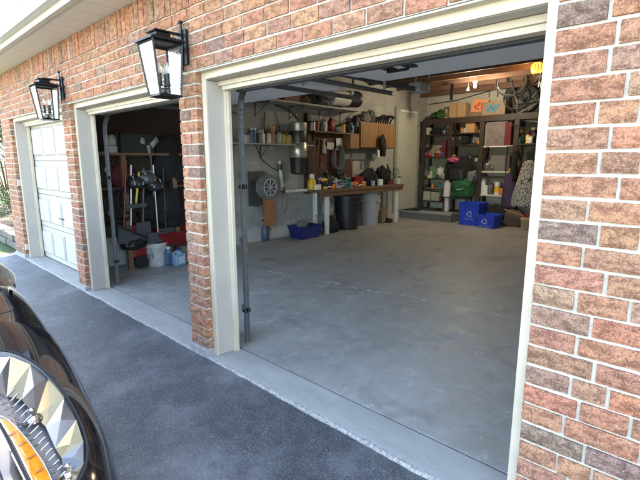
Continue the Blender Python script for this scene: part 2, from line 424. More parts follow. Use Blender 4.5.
# ------------------------------------------------------------------ house
house = thing('house', 'red brick house wall with three garage openings under a beige soffit', 'house', (-3, 2, 0))
BRC = [(.40,.165,.085),(.45,.20,.105),(.37,.15,.085),(.46,.225,.125),(.33,.16,.10),(.42,.175,.10),(.28,.17,.12),(.21,.145,.11),(.165,.125,.10),(.36,.205,.135),(.48,.175,.085)]
BRW = [6,6,5,5,2.5,5,1.8,1.4,1.0,3,4]
bk_v, bk_f, bk_c = [], [], []
def brick(x0, x1, z0, z1, y, depth=.075, fine=False):
    """one rough-faced brick, front towards -y"""
    c = Vector(random.choices(BRC, BRW)[0]) * random.uniform(.86, 1.16)
    c = c.lerp(Vector((.42, .25, .17)), .25); c = (c.x*random.uniform(.95,1.05), c.y*random.uniform(.92,1.08), c.z*random.uniform(.92,1.08))
    nx = max(2, int((x1-x0)/(.014 if fine else .045))); nzv = max(2, int((z1-z0)/(.013 if fine else .03)))
    sd = random.uniform(0, 100); dx0, dx1, dz0, dz1 = [random.uniform(-.0018, .0018) for _ in range(4)]
    tw = random.uniform(-.0025, .0025); yo = random.uniform(-.002, .003)
    o = len(bk_v)
    amp = .0035 if fine else .003
    for j in range(nzv+1):
        for i in range(nx+1):
            u = i/nx; w = j/nzv; x = x0+dx0+(x1+dx1-x0-dx0)*u; z = z0+dz0+(z1+dz1-z0-dz0)*w + tw*(u-.5)
            e = min(u*(x1-x0), (1-u)*(x1-x0), w*(z1-z0), (1-w)*(z1-z0))
            p = Vector((x*28+sd, 0, z*45)); q = noise.noise(p); q2 = noise.noise(p*2.3)
            yy = y + yo + (.004 if e < 1e-6 else 0) + amp*(q + .5*q2)*(.5 if e < 1e-6 else 1)
            if e < 1e-6:
                jn = .0022; x += jn*noise.noise(p*1.9+Vector((7,0,0))); z += jn*noise.noise(p*1.9+Vector((0,7,0)))
            bk_v.append((x, yy, z))
    n = (nx+1)*(nzv+1); fs = []
    for j in range(nzv):
        for i in range(nx):
            a = o+j*(nx+1)+i; fs.append((a, a+1, a+nx+2, a+nx+1))
    ring = [i for i in range(nx+1)] + [(j)*(nx+1)+nx for j in range(1, nzv+1)] + [nzv*(nx+1)+i for i in range(nx-1, -1, -1)] + [j*(nx+1) for j in range(nzv-1, 0, -1)]
    b0 = len(bk_v)
    for r_ in ring:
        v = bk_v[o+r_]; bk_v.append((v[0], y+depth, v[2]))
    m_ = len(ring)
    for k in range(m_):
        k2 = (k+1) % m_; fs.append((o+ring[k2], o+ring[k], b0+k, b0+k2))
    for f_ in fs: bk_f.append(f_); bk_c.append(c)
CH, BH, BLn, J = .0888, .0758, .209, .013
def brick_run(x0, x1, z, par, fine=False, endhalf=False):
    x = x0
    first = True
    while x < x1 - .03:
        ln = BLn
        if first and par: ln = BLn/2 - J/2
        if (x - x0) > 0 and random.random() < .07: ln = BLn/2
        xe = min(x+ln, x1)
        if x1 - xe < .04: xe = x1
        brick(x, xe, z+J/2, z+J/2+BH, YF, fine=fine); x = xe + J; first = False
DX = [(-8.51, -6.03), (-5.77, -3.285), (-3.03, -.55)]       # brick openings
HEADZ = CH*26 - .03
z = 0; k = 0
HZ = 2.275
nlow = 26; z0s = [HZ - CH*(nlow - i) for i in range(nlow)]   # courses below the head
for i, zc in enumerate(z0s):
    if zc < -.03 and False: continue
    zc0 = zc
    if i == 0: continue
    for a, b in ((-9.1, -8.51), (-6.03, -5.77), (-3.285, -3.03)):
        if b - a < .3:
            if i % 3 == 0: brick(a, b, zc0+J/2, zc0+J/2+BH, YF)
            else:
                m_ = a + (b-a)*(.36 if i % 2 else .62); brick(a, m_-J/2, zc0+J/2, zc0+J/2+BH, YF); brick(m_+J/2, b, zc0+J/2, zc0+J/2+BH, YF)
        else: brick_run(a, b, zc0, i % 2)
    # the near pier
    x = -.548; seq = [.155, .24, .165, .20][i % 4] + random.uniform(-.012, .012); first = True
    while x < 1.0:
        ln = seq if first else random.choice([.245, .245, .245, .115, .16]); xe = min(x+ln, 1.0)
        brick(x, xe, zc0+J/2, zc0+J/2+BH, YF, fine=x < .2); x = xe+J; first = False
    brick_run(1.01, 3.2, zc0, i % 2)
for i in range(5):
    zc = HZ + CH*i; fx = -.55
    brick_run(-9.1 , 3.2, zc + .004, i % 2)
x = -9.1
zs = HZ + CH*5 + .008
while x < 3.2:
    brick(x, x+.079, zs, 2.953, YF - .003); x += .0888
bme = bpy.data.meshes.new('brick_courses'); bme.from_pydata(bk_v, [], bk_f); bme.update()
ca = bme.color_attributes.new('Col', 'FLOAT_COLOR', 'CORNER')
buf = []
for p, c in zip(bme.polygons, bk_c):
    buf += [c[0], c[1], c[2], 1.0] * p.loop_total
ca.data.foreach_set('color', buf)
bme.materials.append(BRICK)
wallo = bpy.data.objects.new('brick_wall', bme); COL.objects.link(wallo); wallo.parent = house; wallo.matrix_parent_inverse = Matrix.Translation(-house.location)
# mortar backing, struck a little behind the brick faces
mo = MB(); my0, my1 = YF+.0125, 2.03
ins = .004
for a, b in ((-9.1, -8.51), (-6.03, -5.77), (-3.285, -3.03), (-.55, 3.2)):
    mo.box((a+ins, my0, -.02), (b-ins, YT-.003 if b-a < .3 else my1-.06, HZ+.004))
mo.box((-9.1+ins, my0, HZ+.005), (3.2, my1-.06, 2.96))
mort = obj('mortar', mo, MORTAR, wallo)
mort.matrix_parent_inverse = Matrix.Identity(4)
def hpart(name, mb, mat, **k): return obj(name, mb, mat, house, **k)
def sub(name, mb, mat, parent, **k):
    return obj(name, mb, mat, parent, **k)
# concrete footings showing at the foot of the piers
FM = M('pale_foundation', (.30, .305, .31), .9, var=.25, scale=20, bmp=.4)
for a, b in ((-9.1, -8.51), (-6.03, -5.77), (-3.285, -3.03), (-.55, 3.2)): fo = MB(); fo.box((a-.004, YF-.012, -.12), (b+.002, YT+.1, .052 if b < -1 else .01)); hpart('foundation', fo, FM, bevel=.004)
# inner structure of the front wall (behind the brick) – studs and header as seen from inside
fw = MB()
for a, b in ((-9.1, -8.56), (-5.98, -5.82), (-3.235, -3.08), (-.5, 3.2)): fw.box((a, 1.975, 0), (b, 2.14, 2.3))
fw.box((-9.1, 1.975, 2.3), (3.2, 2.14, 3.6))
hpart('front_wall_frame', fw, M('bare_grey_board', (.16, .16, .155), .9, var=.2))
# door frames
for (a, b) in DX:
    w = .052; fr = MB()
    for x0, x1 in ((a, a+w), (b-w, b)): fr.box((x0, YT, .002), (x1, YT+.018, HZ-.002))
    fr.box((a+w, YT, HZ-.060), (b-w, YT+.018, HZ-.002))
    # drip edge
    fr.box((a-.01, YF+.002, HZ-.012), (b+.01, YT-.001, HZ-.003))
    fo_ = hpart('door_frame', fr, TRIM, bevel=.002)
    jm = MB()
    for x0, x1 in ((a+.012, a+w-.002), (b-w+.002, b-.012)): jm.box((x0, YT+.018, .002), (x1, 2.13, HZ-.065))
    jm.box((a+.012, YT+.018, HZ-.062), (b-.012, 2.13, HZ-.012))
    sub('jamb', jm, JAMBSHADE, fo_, bevel=.002)
    st = MB()
    for sgn, x0 in ((1, a+w-.002), (-1, b-w+.002)):
        st.box((x0, 2.082, .002), (x0+sgn*.026, 2.128, HZ-.088)); st.box((x0+sgn*.026, 2.092, .002), (x0+sgn*.046, 2.122, HZ-.10))
    st.box((a+w, 2.035, HZ-.098), (b-w, 2.128, HZ-.064)); st.box((a+w+.026, 2.05, HZ-.128), (b-w-.026, 2.122, HZ-.098))
    sub('door_stop', st, TRIM, fo_, bevel=.003)
# soffit, fascia, gutter, roof
YS = 1.50
sf = MB()
ny = 20
for i in range(ny):
    y0 = YS + (1.868-YS)*i/ny; y1 = YS + (1.868-YS)*(i+1)/ny
hpart('soffit', MB().box((-9.5, YS, 2.956), (3.4, 1.98, 2.972)), None, bevel=0)
def soffit_mat():
    m, nt, b = newmat('vented_soffit'); oc = ocoord(nt)
    sx = nt.nodes.new('ShaderNodeSeparateXYZ'); L(nt, oc, sx.inputs[0])
    fx = math_(nt, 'FRACT', math_(nt, 'MULTIPLY', sx.outputs[0], 55.0)); fy = math_(nt, 'FRACT', math_(nt, 'MULTIPLY', sx.outputs[1], 38.0))
    hole = math_(nt, 'MULTIPLY', math_(nt, 'LESS_THAN', fx, .38), math_(nt, 'LESS_THAN', fy, .34))
    seam = math_(nt, 'LESS_THAN', math_(nt, 'FRACT', math_(nt, 'MULTIPLY', sx.outputs[0], 3.3)), .03)
    mask = math_(nt, 'MAXIMUM', math_(nt, 'MULTIPLY', hole, .8), math_(nt, 'MULTIPLY', seam, .6))
    L(nt, mix(nt, mask, (.66, .62, .53), (.20, .18, .15)), b.inputs['Base Color']); b.inputs['Roughness'].default_value = .5
    bump(nt, b, math_(nt, 'MULTIPLY', mask, -1.0), .4, .003); return m
bpy.data.objects['soffit'].data.materials.clear(); bpy.data.objects['soffit'].data.materials.append(soffit_mat())
hpart('fascia', MB().box((-9.5, YS-.022, 2.944), (3.4, YS-.001, 3.115)).box((-9.5, YS-.002, 2.944), (3.4, YS+.03, 2.953)), BEIGE, bevel=.002)
gp = [(YS-.024, 3.005), (YS-.10, 3.0), (YS-.112, 3.03), (YS-.125, 3.045), (YS-.135, 3.085), (YS-.150, 3.105), (YS-.152, 3.125), (YS-.138, 3.125), (YS-.128, 3.1), (YS-.10, 3.02), (YS-.03, 3.02), (YS-.03, 3.125), (YS-.024, 3.125)]
gut = hpart('gutter', MB().prism(gp, -9.55, 3.4, 'yz'), M('white_gutter', (.50, .49, .46), .35, var=.06), bevel=.001)
hb = M('roof_shingles', (.09, .085, .08), .95, var=.3, scale=12, bmp=.5)
rf = MB(); rf.prism([(YS-.10, 3.14), (7.0, 6.99), (12.6, 3.15), (12.6, 3.27), (7.0, 7.13), (YS-.11, 3.18)], -9.6, 3.5, 'yz'); hpart('roof', rf, hb)
gb = MB()
for x0, x1 in ((-9.1, -8.95), (3.05, 3.2)): gb.prism([(1.99, 0), (12.3, 0), (12.3, 3.3), (7, 6.9), (1.99, 3.4)], x0, x1, 'yz')
gb.box((-8.95, 12.15, 0), (3.05, 12.3, 3.3))
hpart('outer_wall', gb, M('side_brick', (.30, .14, .10), .9, var=.3, scale=14))
hpart('ceiling', MB().box((-8.94, 2.15, 3.62), (3.04, 12.14, 3.66)), M('ceiling_board', (.34, .34, .33), .9))
iw = MB(); iw.box((-6.98, 2.2, 0), (-6.85, 12.0, 3.615))
hpart('block_wall', iw, BLOCK)
hpart('back_wall', MB().box((-6.849, 11.95, 0), (-.06, 12.1, 3.615)), CREAMW)
hpart('side_wall', MB().box((-.2, 2.15, 0), (-.06, 11.949, 3.615)), M('drywall', (.42, .42, .40), .9))
# joists & beam at the back of the ceiling
for i in range(5):
    y = 11.7 - .6*i - .2
    hpart('joist', MB().box((-6.845, y, 3.43 if i else 3.38), (-.205, y+.045, 3.615)), JOIST, bevel=.003)
# closed sectional door, third bay
a, b = DX[0]; a += .08; b -= .08
dz = [0.012, .545, 1.075, 1.605, 2.19]
gd = thing('garage_door', 'closed white sectional garage door with raised panels, far left bay', 'garage door', ((a+b)/2, 2.15, 0), None)
for i in range(4):
    z0, z1 = dz[i]+.004, dz[i+1]-.004; s = MB(); s.box((a, 2.138, z0), (b, 2.176, z1))
    n = 4; wd = (b-a)/n
    for q in range(n):
        xa, xb = a+wd*q+.055, a+wd*(q+1)-.055; za, zb = z0+.075, z1-.075
        # raised field with a sloped border
        vs = [(xa, 2.1375, za), (xb, 2.1375, za), (xb, 2.1375, zb), (xa, 2.1375, zb), (xa+.022, 2.114, za+.022), (xb-.022, 2.114, za+.022), (xb-.022, 2.114, zb-.022), (xa+.022, 2.114, zb-.022)]
        s.add(vs, [(4,5,6,7), (0,1,5,4), (1,2,6,5), (2,3,7,6), (3,0,4,7)])
        s.box((xa-.012, 2.131, za-.012), (xb+.012, 2.1373, za-.004)); s.box((xa-.012, 2.131, zb+.004), (xb+.012, 2.1373, zb+.012))
        s.box((xa-.012, 2.131, za-.004), (xa-.004, 2.1373, zb+.004)); s.box((xb+.004, 2.131, za-.004), (xb+.012, 2.1373, zb+.004))
    obj('door_section', s, WHITE, gd, bevel=.002)
obj('lift_handle', MB().tube([((a+b)/2-.09, 2.136, .75), ((a+b)/2-.09, 2.10, .75), ((a+b)/2+.09, 2.10, .75), ((a+b)/2+.09, 2.136, .75)], .008), BLACKM, gd)
obj('bottom_seal', MB().box((a, 2.14, .003), (b, 2.174, .014)), RUBBER, gd)
# open doors, slid up under the ceiling on their tracks
RB = 2.150
def open_door(a, b, zz, y0, y1, label, dip):
    g = thing('open_garage_door', label, 'garage door', ((a+b)/2, (y0+y1)/2, zz), 'garage doors slid open overhead')
    n = 4; L_ = (y1-y0)/n
    for i in range(n):
        s = MB(); ya, yb = y0+L_*i+.004, y0+L_*(i+1)-.004
        if i == 0:   # lowest section still leaning down to the head
            A = Vector(((a+b)/2, 2.245, RB+.045)); B = Vector(((a+b)/2, yb, zz+.02)); d = B-A
            s.obox((A+B)/2, (b-a, d.length, .04), rx=math.atan2(d.z, d.y))
        else: s.obox(((a+b)/2, (ya+yb)/2, zz+.02+dip*(i/(n-1))), (b-a, yb-ya, .04), rx=dip/(y1-y0))
        o = obj('door_section', s, DOORBACK, g, bevel=.002)
    # rubber-edged bottom rail hanging just behind the head
    s = MB(); s.box((a-.0, 2.20, RB+.02), (b+.0, 2.235, RB+.07)); s.box((a-.03, 2.19, RB), (b+.03, 2.245, RB+.02))
    obj('bottom_rail', s, DGREY, g, bevel=.003)
    h = MB(); xm = (a+b)/2 - .35; h.tube([(xm-.10, y0+L_*2.0-.05, zz-.012), (xm-.10, y0+L_*2.0-.05, zz-.05), (xm+.10, y0+L_*2.0-.05, zz-.05), (xm+.10, y0+L_*2.0-.05, zz-.012)], .012)
    h.box((xm-.14, y0+L_*2.0-.12, zz-.03), (xm-.06, y0+L_*2.0+.03, zz-.013)); h.box((xm+.06, y0+L_*2.0-.12, zz-.03), (xm+.14, y0+L_*2.0+.03, zz-.013))
    obj('lift_handle', h, BLACKM, g)
    for x in (a-.058, b+.058):
        t = MB(); pts = [(x, 2.24, .03), (x, 2.24, zz-.42)]
        for k in range(7):
            an = PI/2*k/6; pts.append((x, 2.24+.34*(1-math.cos(an)), zz-.38+.34*math.sin(an)))
        pts.append((x, y1+.25, zz-.03))
        for i in range(len(pts)-1):
            p, q = Vector(pts[i]), Vector(pts[i+1]); d = (q-p); mid = (p+q)/2
            an = math.atan2(d.z, d.y)
            t.obox(mid, (.004, d.length+.006, .040), rx=an)
            for w_ in (-.020, .020):
                nrm = Vector((0, -math.sin(an), math.cos(an)))
                t.obox(mid + nrm*w_ + Vector(((.012 if x < (a+b)/2 else -.012), 0, 0)), (.020, d.length+.006, .004), rx=an)
        for zq in (.35, .95, 1.5): t.obox((x + (-.014 if x < (a+b)/2 else .014), 2.225, zq), (.012, .03, .05))
        tr = obj('track', t, M('dull_track_steel', (.20, .205, .21), .45, metal=.7, var=.25, scale=20), g)
        rl = MB()
        for zq in (.32, 1.40): rl.lathe((x, 2.235, zq), [(.0, -.014), (.022, -.014), (.022, .014), (0, .014)], 12, 'x', cap=False); rl.obox((x, 2.26, zq), (.03, .04, .04))
        sub('roller', rl, BLACKM, tr)
        hg = MB().box((x-.015, y1+.1, zz+.0), (x+.015, y1+.105, 3.61)).box((x-.015, 3.3, zz+.0), (x+.015, 3.305, 3.61)); sub('hanger', hg, GALV, tr)
    return g
open_door(-2.93, -.66, 2.40, 2.42, 4.15, 'pale open garage door slid up over the widest, nearest bay', .06)
open_door(-5.68, -3.38, 2.36, 2.42, 4.0, 'pale open garage door slid up over the middle bay, left of the steel rails', .05)
# door opener rail and operator between the tracks, steel cross angles
op = thing('door_opener', 'dark steel garage door opener rail and motor hung under the ceiling', 'door opener', (-3.2, 4.0, 2.6))
obj('rail', MB().box((-3.215, 2.2, 2.50), (-3.165, 5.2, 2.56)), DGREY, op, bevel=.003)
obj('torsion_shaft', MB().tube([(-5.9, 2.33, 2.66), (-.45, 2.33, 2.66)], .014), GALV, op)
obj('motor_housing', MB().box((-3.28, 5.2, 2.50), (-3.10, 5.46, 2.62)), GREYP, op, bevel=.02)
obj('hanger', MB().box((-3.30, 5.4, 2.62), (-3.28, 5.42, 3.61)).box((-3.10, 5.4, 2.62), (-3.08, 5.42, 3.61)), GALV, op)
#@@PART2
# ------------------------------------------------------------------ wall lanterns
LGLASS = thinglass('seeded_lantern_glass', (.90, .93, .95), .38, .08, True)
CANDLE = M('candle_sleeve', (.75, .72, .62), .4)
def lantern(xc, label):
    t = thing('wall_lantern', label, 'lantern', (xc, YF, 2.3), 'black lanterns mounted on the brick piers')
    yc, zt, zb, s, b_ = 1.672, 2.455, 2.085, .225, .165
    yb = 1.690
    def cor(k, z):
        q = (z - zb)/(zt - zb); h = (b_ + (s-b_)*q)/2; y = yb + (yc-yb)*q
        return [(xc-h, y-h, z), (xc+h, y-h, z), (xc+h, y+h, z), (xc-h, y+h, z)][k]
    fr = MB()
    for k in range(4):
        A, B = Vector(cor(k, zb)), Vector(cor(k, zt)); d = B-A; 
        fr.tube([A, B], .0085, 4)
        for z in (zb, zt-.012):
            fr.tube([cor(k, z), cor((k+1) % 4, z)], .0085, 4)
    obj('lantern_frame', fr, BLACKM, t)
    gl = MB()
    for k in range(4):
        q = [Vector(cor(k, zb+.006)), Vector(cor((k+1) % 4, zb+.006)), Vector(cor((k+1) % 4, zt-.018)), Vector(cor(k, zt-.018))]
        obj('glass_pane', MB().add(q, [(0, 1, 2, 3)]), LGLASS, t)
    rf = MB(); h = s/2+.018
    def sq(h, z): return [(xc-h, yc-h, z), (xc+h, yc-h, z), (xc+h, yc+h, z), (xc-h, yc+h, z)]
    vs = sq(h, zt-.004) + sq(h, zt+.010) + sq(h-.045, zt+.030) + sq(.055, zt+.034) + sq(.055, zt+.062)
    fs = [(3, 2, 1, 0), (16, 17, 18, 19)]
    for i in range(4):
        for k in range(4):
            j = (k+1) % 4; fs.append((i*4+k, i*4+j, i*4+4+j, i*4+4+k))
    rf.add(vs, fs); rf.obox((xc, yc, zt+.068), (.15, .15, .010))
    obj('lantern_roof', rf, BLACKM, t, bevel=.002)
    fl_ = MB(); fl_.obox((xc, yb, zb-.004), (b_+.016, b_+.016, .010)); obj('bottom_plate', fl_, BLACKM, t, bevel=.002)
    wb = MB(); wb.box((xc-.055, YF-.022, 2.325), (xc+.055, YF-.001, 2.575)); wb.box((xc-.014, YF-.034, 2.28), (xc+.014, YF-.022, 2.62)); wb.obox((xc, YF-.028, 2.628), (.034, .03, .018))
    wb.box((xc-.011, yc-.01, zt+.074), (xc+.011, YF-.03, zt+.092)); wb.box((xc-.011, yc-.012, zt+.062), (xc+.011, yc+.012, zt+.09))
    obj('wall_plate', wb, BLACKM, t, bevel=.002)
    cl = MB(); cl.lathe((xc, yb, zb), [(.028, 0), (.028, .02), (.01, .03), (.01, .06)], 16)
    for q in range(3):
        a = 2*PI*q/3 + .4; x, y = xc+.032*math.cos(a), yb+.032*math.sin(a)
        cl.tube([(xc, yb, zb+.05), (x, y, zb+.055), (x, y, zb+.075)], .005); cl.lathe((x, y, zb+.07), [(.016, 0), (.018, .01), (.012, .014)], 12)
    obj('candle_cluster', cl, BLACKM, t)
    for q in range(3):
        a = 2*PI*q/3 + .4; x, y = xc+.032*math.cos(a), yb+.032*math.sin(a)
        sl = obj('candle_sleeve', MB().lathe((x, y, zb+.084), [(.011, 0), (.011, .075)], 12), BLACKM, t, smooth=True)
        obj('flame_bulb', MB().lathe((x, y, zb+.159), [(.008, 0), (.015, .022), (.014, .04), (.006, .066), (0, .08)], 12, cap=False), glass('clear_bulb_glass') if q == 0 and xc > -4 else bpy.data.materials['clear_bulb_glass'], sl, smooth='all')
lantern(-3.150, 'black lantern nearest the open bay, on the pier between the two open garage doors')
lantern(-5.905, 'black lantern further left, on the pier beside the closed white garage door')

# ------------------------------------------------------------------ generic goods
def bottle(p, h, r, mat, capm, label, cat='bottle', group=None, name='bottle', shape='round', ang=0):
    t = thing(name, label, cat, p, group); p = Vector(p)
    if shape == 'round':
        obj('body', MB().lathe(p, [(0, 0), (r*.95, 0), (r, .01), (r, h*.66), (r*.8, h*.76), (r*.36, h*.84), (r*.36, h*.9)], 18, cap=False), mat, t, smooth=True)
    elif shape == 'can':
        obj('body', MB().lathe(p, [(0, 0), (r, 0), (r, h*.9), (0, h*.9)], 20, cap=False), mat, t, smooth=True)
    else:
        obj('body', MB().obox(p+Vector((0, 0, h*.36)), (r*1.2, r*1.9, h*.72), ang).obox(p+Vector((0, 0, h*.76)), (r*.8, r*1.1, h*.1), ang), mat, t, bevel=r*.25)
    if shape == 'can':
        obj('lid', MB().lathe(p, [(r*1.03, h*.88), (r*1.03, h), (0, h)], 20), capm, t, smooth=True)
    else: obj('cap', MB().lathe(p, [(r*.42, h*.86 if shape == 'round' else h*.80), (r*.40, h), (0, h)], 14), capm, t, smooth=True)
    return t
def carton(c, size, rz, label, mat=None, group=None, cat='cardboard box', open_=False, rx=0):
    """closed box: c is the centre of its base"""
    mat = mat or CARD; c = Vector(c); t = thing('cardboard_box', label, cat, c, group); sx, sy, sz = size
    if open_:
        b = MB(); m = Matrix.Rotation(rz, 3, 'Z')
        q = MB().tub((0, 0, 0), (sx, sy), (sx, sy), sz, .008); b.add([c + m @ Vector(v) for v in q.v], q.f); obj('carton', b, mat, t)
        f = MB()
        for s_ in (-1, 1):
            f.add([c + m @ Vector(v) for v in ((-sx/2, s_*sy/2, sz), (sx/2, s_*sy/2, sz), (sx/2, s_*(sy/2+sy*.34), sz-.05), (-sx/2, s_*(sy/2+sy*.34), sz-.05))], [(0, 1, 2, 3)])
        obj('flap', f, mat, t)
    else:
        obj('carton', MB().obox(c+Vector((0, 0, sz/2)), size, rz, rx), mat, t, bevel=.006)
        obj('tape', MB().obox(c+Vector((0, 0, sz/2)), (.05, sy+.004, sz+.004), rz, rx), TAPE, t)
    return t
def lump_thing(name, c, size, mat, label, cat, seed, group=None, amp=.3, pinch=0, fr=1.6, extra=None, boxy=1):
    t = thing(name, label, cat, c, group)
    obj('body', MB().lump(c, size, seed, 4, amp, True, fr, pinch, boxy), mat, t, smooth='all')
    if extra: obj(extra[0], extra[1], extra[2], t, smooth=True)
    return t
def board(name, label, cat, a, b, mat, bevel=.003):
    return tag(obj(name, MB().box(a, b), mat, bevel=bevel), label, cat)
def bracket_shelf(label, a, b, mat, cat='shelf', ys=()):
    t = thing('wall_shelf', label, cat, ((a[0]+b[0])/2, (a[1]+b[1])/2, a[2]))
    obj('shelf_board', MB().box(a, b), mat, t, bevel=.003)
    for y in ys:
        k = MB().box((-6.848, y-.012, a[2]-.26), (-6.836, y+.012, a[2]-.001)).box((-6.836, y-.012, a[2]-.014), (b[0]-.03, y+.012, a[2]-.002))
        k.tube([(-6.83, y, a[2]-.23), (b[0]-.06, y, a[2]-.012)], .007, 6); obj('bracket', k, DGREY, t)
    return t
WX = -6.85
def at(u, v, X=-6.65): return PX(u, v, X)

# --- left wall, long high shelf and what lies on it
sh = bracket_shelf('long narrow grey shelf high on the block wall, loaded with rolls and scraps', (WX+.002, 4.3, 2.70), (-6.38, 8.15, 2.735), GREYLAM, ys=(4.6, 5.5, 6.4, 7.3, 8.0))
def tray(name, u, v, size, mat, label, cat, X=-6.6, z=2.737):
    p = at(u, v, X); return tag(obj(name, MB().box((X-size[0]/2, p.y-size[1]/2, z), (X+size[0]/2, p.y+size[1]/2, z+size[2])), mat, bevel=.006), label, cat)
tray('toolbox', 287, 98, (.3, .42, .16), M('dull_red_metal', (.16, .05, .04), .6), 'dull red metal toolbox on the high shelf, left of the wire basket', 'toolbox')
c = at(303, 97, -6.6); wbk = MB(); s0 = c.y
for i in range(9):
    for z in (2.745, 2.95): wbk.tube([(-6.75+.3*i/8, s0-.22, z), (-6.75+.3*i/8, s0+.22, z)], .004, 5)
for i in range(12):
    y = s0-.22+.44*i/11; wbk.tube([(-6.75, y, 2.745), (-6.75, y, 2.95), ], .004, 5); wbk.tube([(-6.45, y, 2.745), (-6.45, y, 2.95)], .004, 5); wbk.tube([(-6.75, y, 2.745), (-6.45, y, 2.745)], .004, 5)
t = thing('wire_basket', 'wire mesh basket on the high shelf under the pale door panel', 'basket', (-6.6, s0, 2.74)); obj('mesh', wbk, DGREY, t)
obj('bunched_cloth', MB().lump((-6.6, s0, 2.75), (.26, .4, .17), 4, 3, .35), M('tan_rag', (.20, .13, .09), .9), t, smooth='all')
for (u, sz, sd, lb) in ((314, (.3, .4, .26), 5, 'black bundled tarp on the high shelf right of the wire basket'), (323, (.28, .34, .20), 6, 'dark folded sack on the high shelf beside the white roll')):
    c = at(u, 97, -6.6); lump_thing('bundle', (c.x, c.y, 2.737), sz, CLOTHK if sd == 5 else CLOTHG, lb, 'bundle', sd)
# metal lengths leaning over the shelf
ln = MB()
for i in range(4): ln.tube([(-6.55+.04*i, 6.9+.1*i, 2.80+.03*i), (-6.5+.03*i, 8.0, 3.02+.02*i)], .012)
tag(obj('metal_rods', ln, DGREY), 'thin dark metal rods leaning across the high shelf beneath the white roll', 'rods')
pa, pb = at(330, 97.5, -6.55), at(347, 99, -6.55); pc = at(357, 99.5, -6.55)
t = thing('rolled_mat', 'white cylinder with a black end lying on the high shelf', 'roll', pa); r_ = .16
def cylx(a, b, r, n=28):
    return MB().tube([a, b], r, n)
obj('roll_body', cylx(pa, pb, r_), WHITEP, t, smooth=True); obj('black_end', MB().tube([pb+Vector((0, .001, 0)), pc], r_*1.12, 28), BLACKP, t, smooth=True)
hk = MB(); 
# --- lower shelf with bottles
bracket_shelf('short grey shelf of bottles and cans on the block wall, below the long high shelf', (WX+.002, 4.6, 1.905), (-6.52, 6.78, 1.93), GREYLAM, ys=(4.8, 5.6, 6.4))
bl = [(246, 'can', .17, .055, WHITEP, BLACKP, 'small white tub at the far left end of the bottle shelf'),
 (249.5, 'flat', .21, .045, DIRTYW, RED, 'grimy white squeeze bottle with a red cap on the bottle shelf'),
 (252.5, 'can', .27, .075, M('blue_tin', (.05, .13, .27), .4), SILV, 'tall blue tin on the bottle shelf'),
 (256, 'flat', .19, .055, MAROON, BLACKP, 'squat maroon jug on the bottle shelf beside the blue tin'),
 (260, 'flat', .25, .05, M('slate_tin', (.13, .19, .27), .4), WHITEP, 'slate blue oil bottle with a white cap on the bottle shelf'),
 (263, 'flat', .26, .045, WHITEP, WHITEP, 'tall all-white oil bottle between the slate bottle and the dark red one'),
 (266, 'flat', .24, .045, M('dark_red_plastic', (.16, .015, .02), .4), BLACKP, 'dark red oil bottle on the bottle shelf'),
 (269, 'flat', .25, .045, PAPER, RED, 'white oil bottle with a red cap right of the dark red bottle'),
 (272.5, 'can', .33, .050, M('tan_tin', (.36, .24, .12), .5), YEL, 'tall tan canister standing at the back of the bottle shelf'),
 (276, 'flat', .24, .05, M('grey_bottle', (.25, .26, .27), .4), BLACKP, 'grey bottle with a black cap in the middle of the bottle shelf'),
 (279, 'round', .27, .05, M('clear_grey', (.42, .42, .40), .3), BLACKP, 'pale grey round bottle with a black cap on the bottle shelf'),
 (283, 'round', .25, .045, M('mustard', (.55, .42, .10), .4), RED, 'mustard bottle with a red cap on the bottle shelf'),
 (286.5, 'flat', .23, .05, YELP, YEL, 'first pale yellow jug, right of the mustard bottle'),
 (289.5, 'flat', .24, .05, YELP, BLACKP, 'pale yellow jug with a black cap at the right end of the bottle shelf')]
for i, (u, shp, h, r, m_, cp, lb) in enumerate(bl):
    X = -6.66 + (.0 if i % 3 else -.05); p = at(u, 142, X); bottle((X, p.y, 1.931), h, r, m_, cp, lb, 'can' if shp == 'can' else 'bottle', 'containers on the bottle shelf', 'can' if shp == 'can' else 'bottle', shp, .1*(i % 3))
# central vacuum on the wall
p0 = at(298.5, 150, -6.62); y = p0.y
t = thing('vacuum_canister', 'silver and black cylindrical vacuum canister fixed to the block wall', 'vacuum', (-6.62, y, 1.3))
obj('lower_bowl', MB().lathe((-6.62, y, 1.33), [(0, 0), (.13, 0), (.165, .03), (.175, .32), (.18, .34)], 28, cap=False), BLACKP, t, smooth=True)
obj('silver_body', MB().lathe((-6.62, y, 1.671), [(.18, 0), (.185, .01), (.185, .27), (.178, .28), (.178, .30), (0, .30)], 28), SILV, t, smooth=True)
obj('motor_head', MB().lathe((-6.62, y, 1.972), [(.175, 0), (.18, .02), (.18, .32), (.17, .34), (0, .34)], 28), M('dark_vac_head', (.08, .085, .09), .35, metal=.4), t, smooth=True)
obj('top_band', MB().lathe((-6.62, y, 2.20), [(.182, 0), (.184, .005), (.184, .16), (.10, .19), (0, .19)], 28), SILV, t, smooth=True)
hs = MB(); hs.tube([(-6.5, y-.1, 2.4), (-6.55, y-.25, 2.55), (-6.7, y-.4, 2.66), (-6.8, y-.45, 2.69)], .02); obj('exhaust_hose', hs, BLACKP, t, smooth=True)
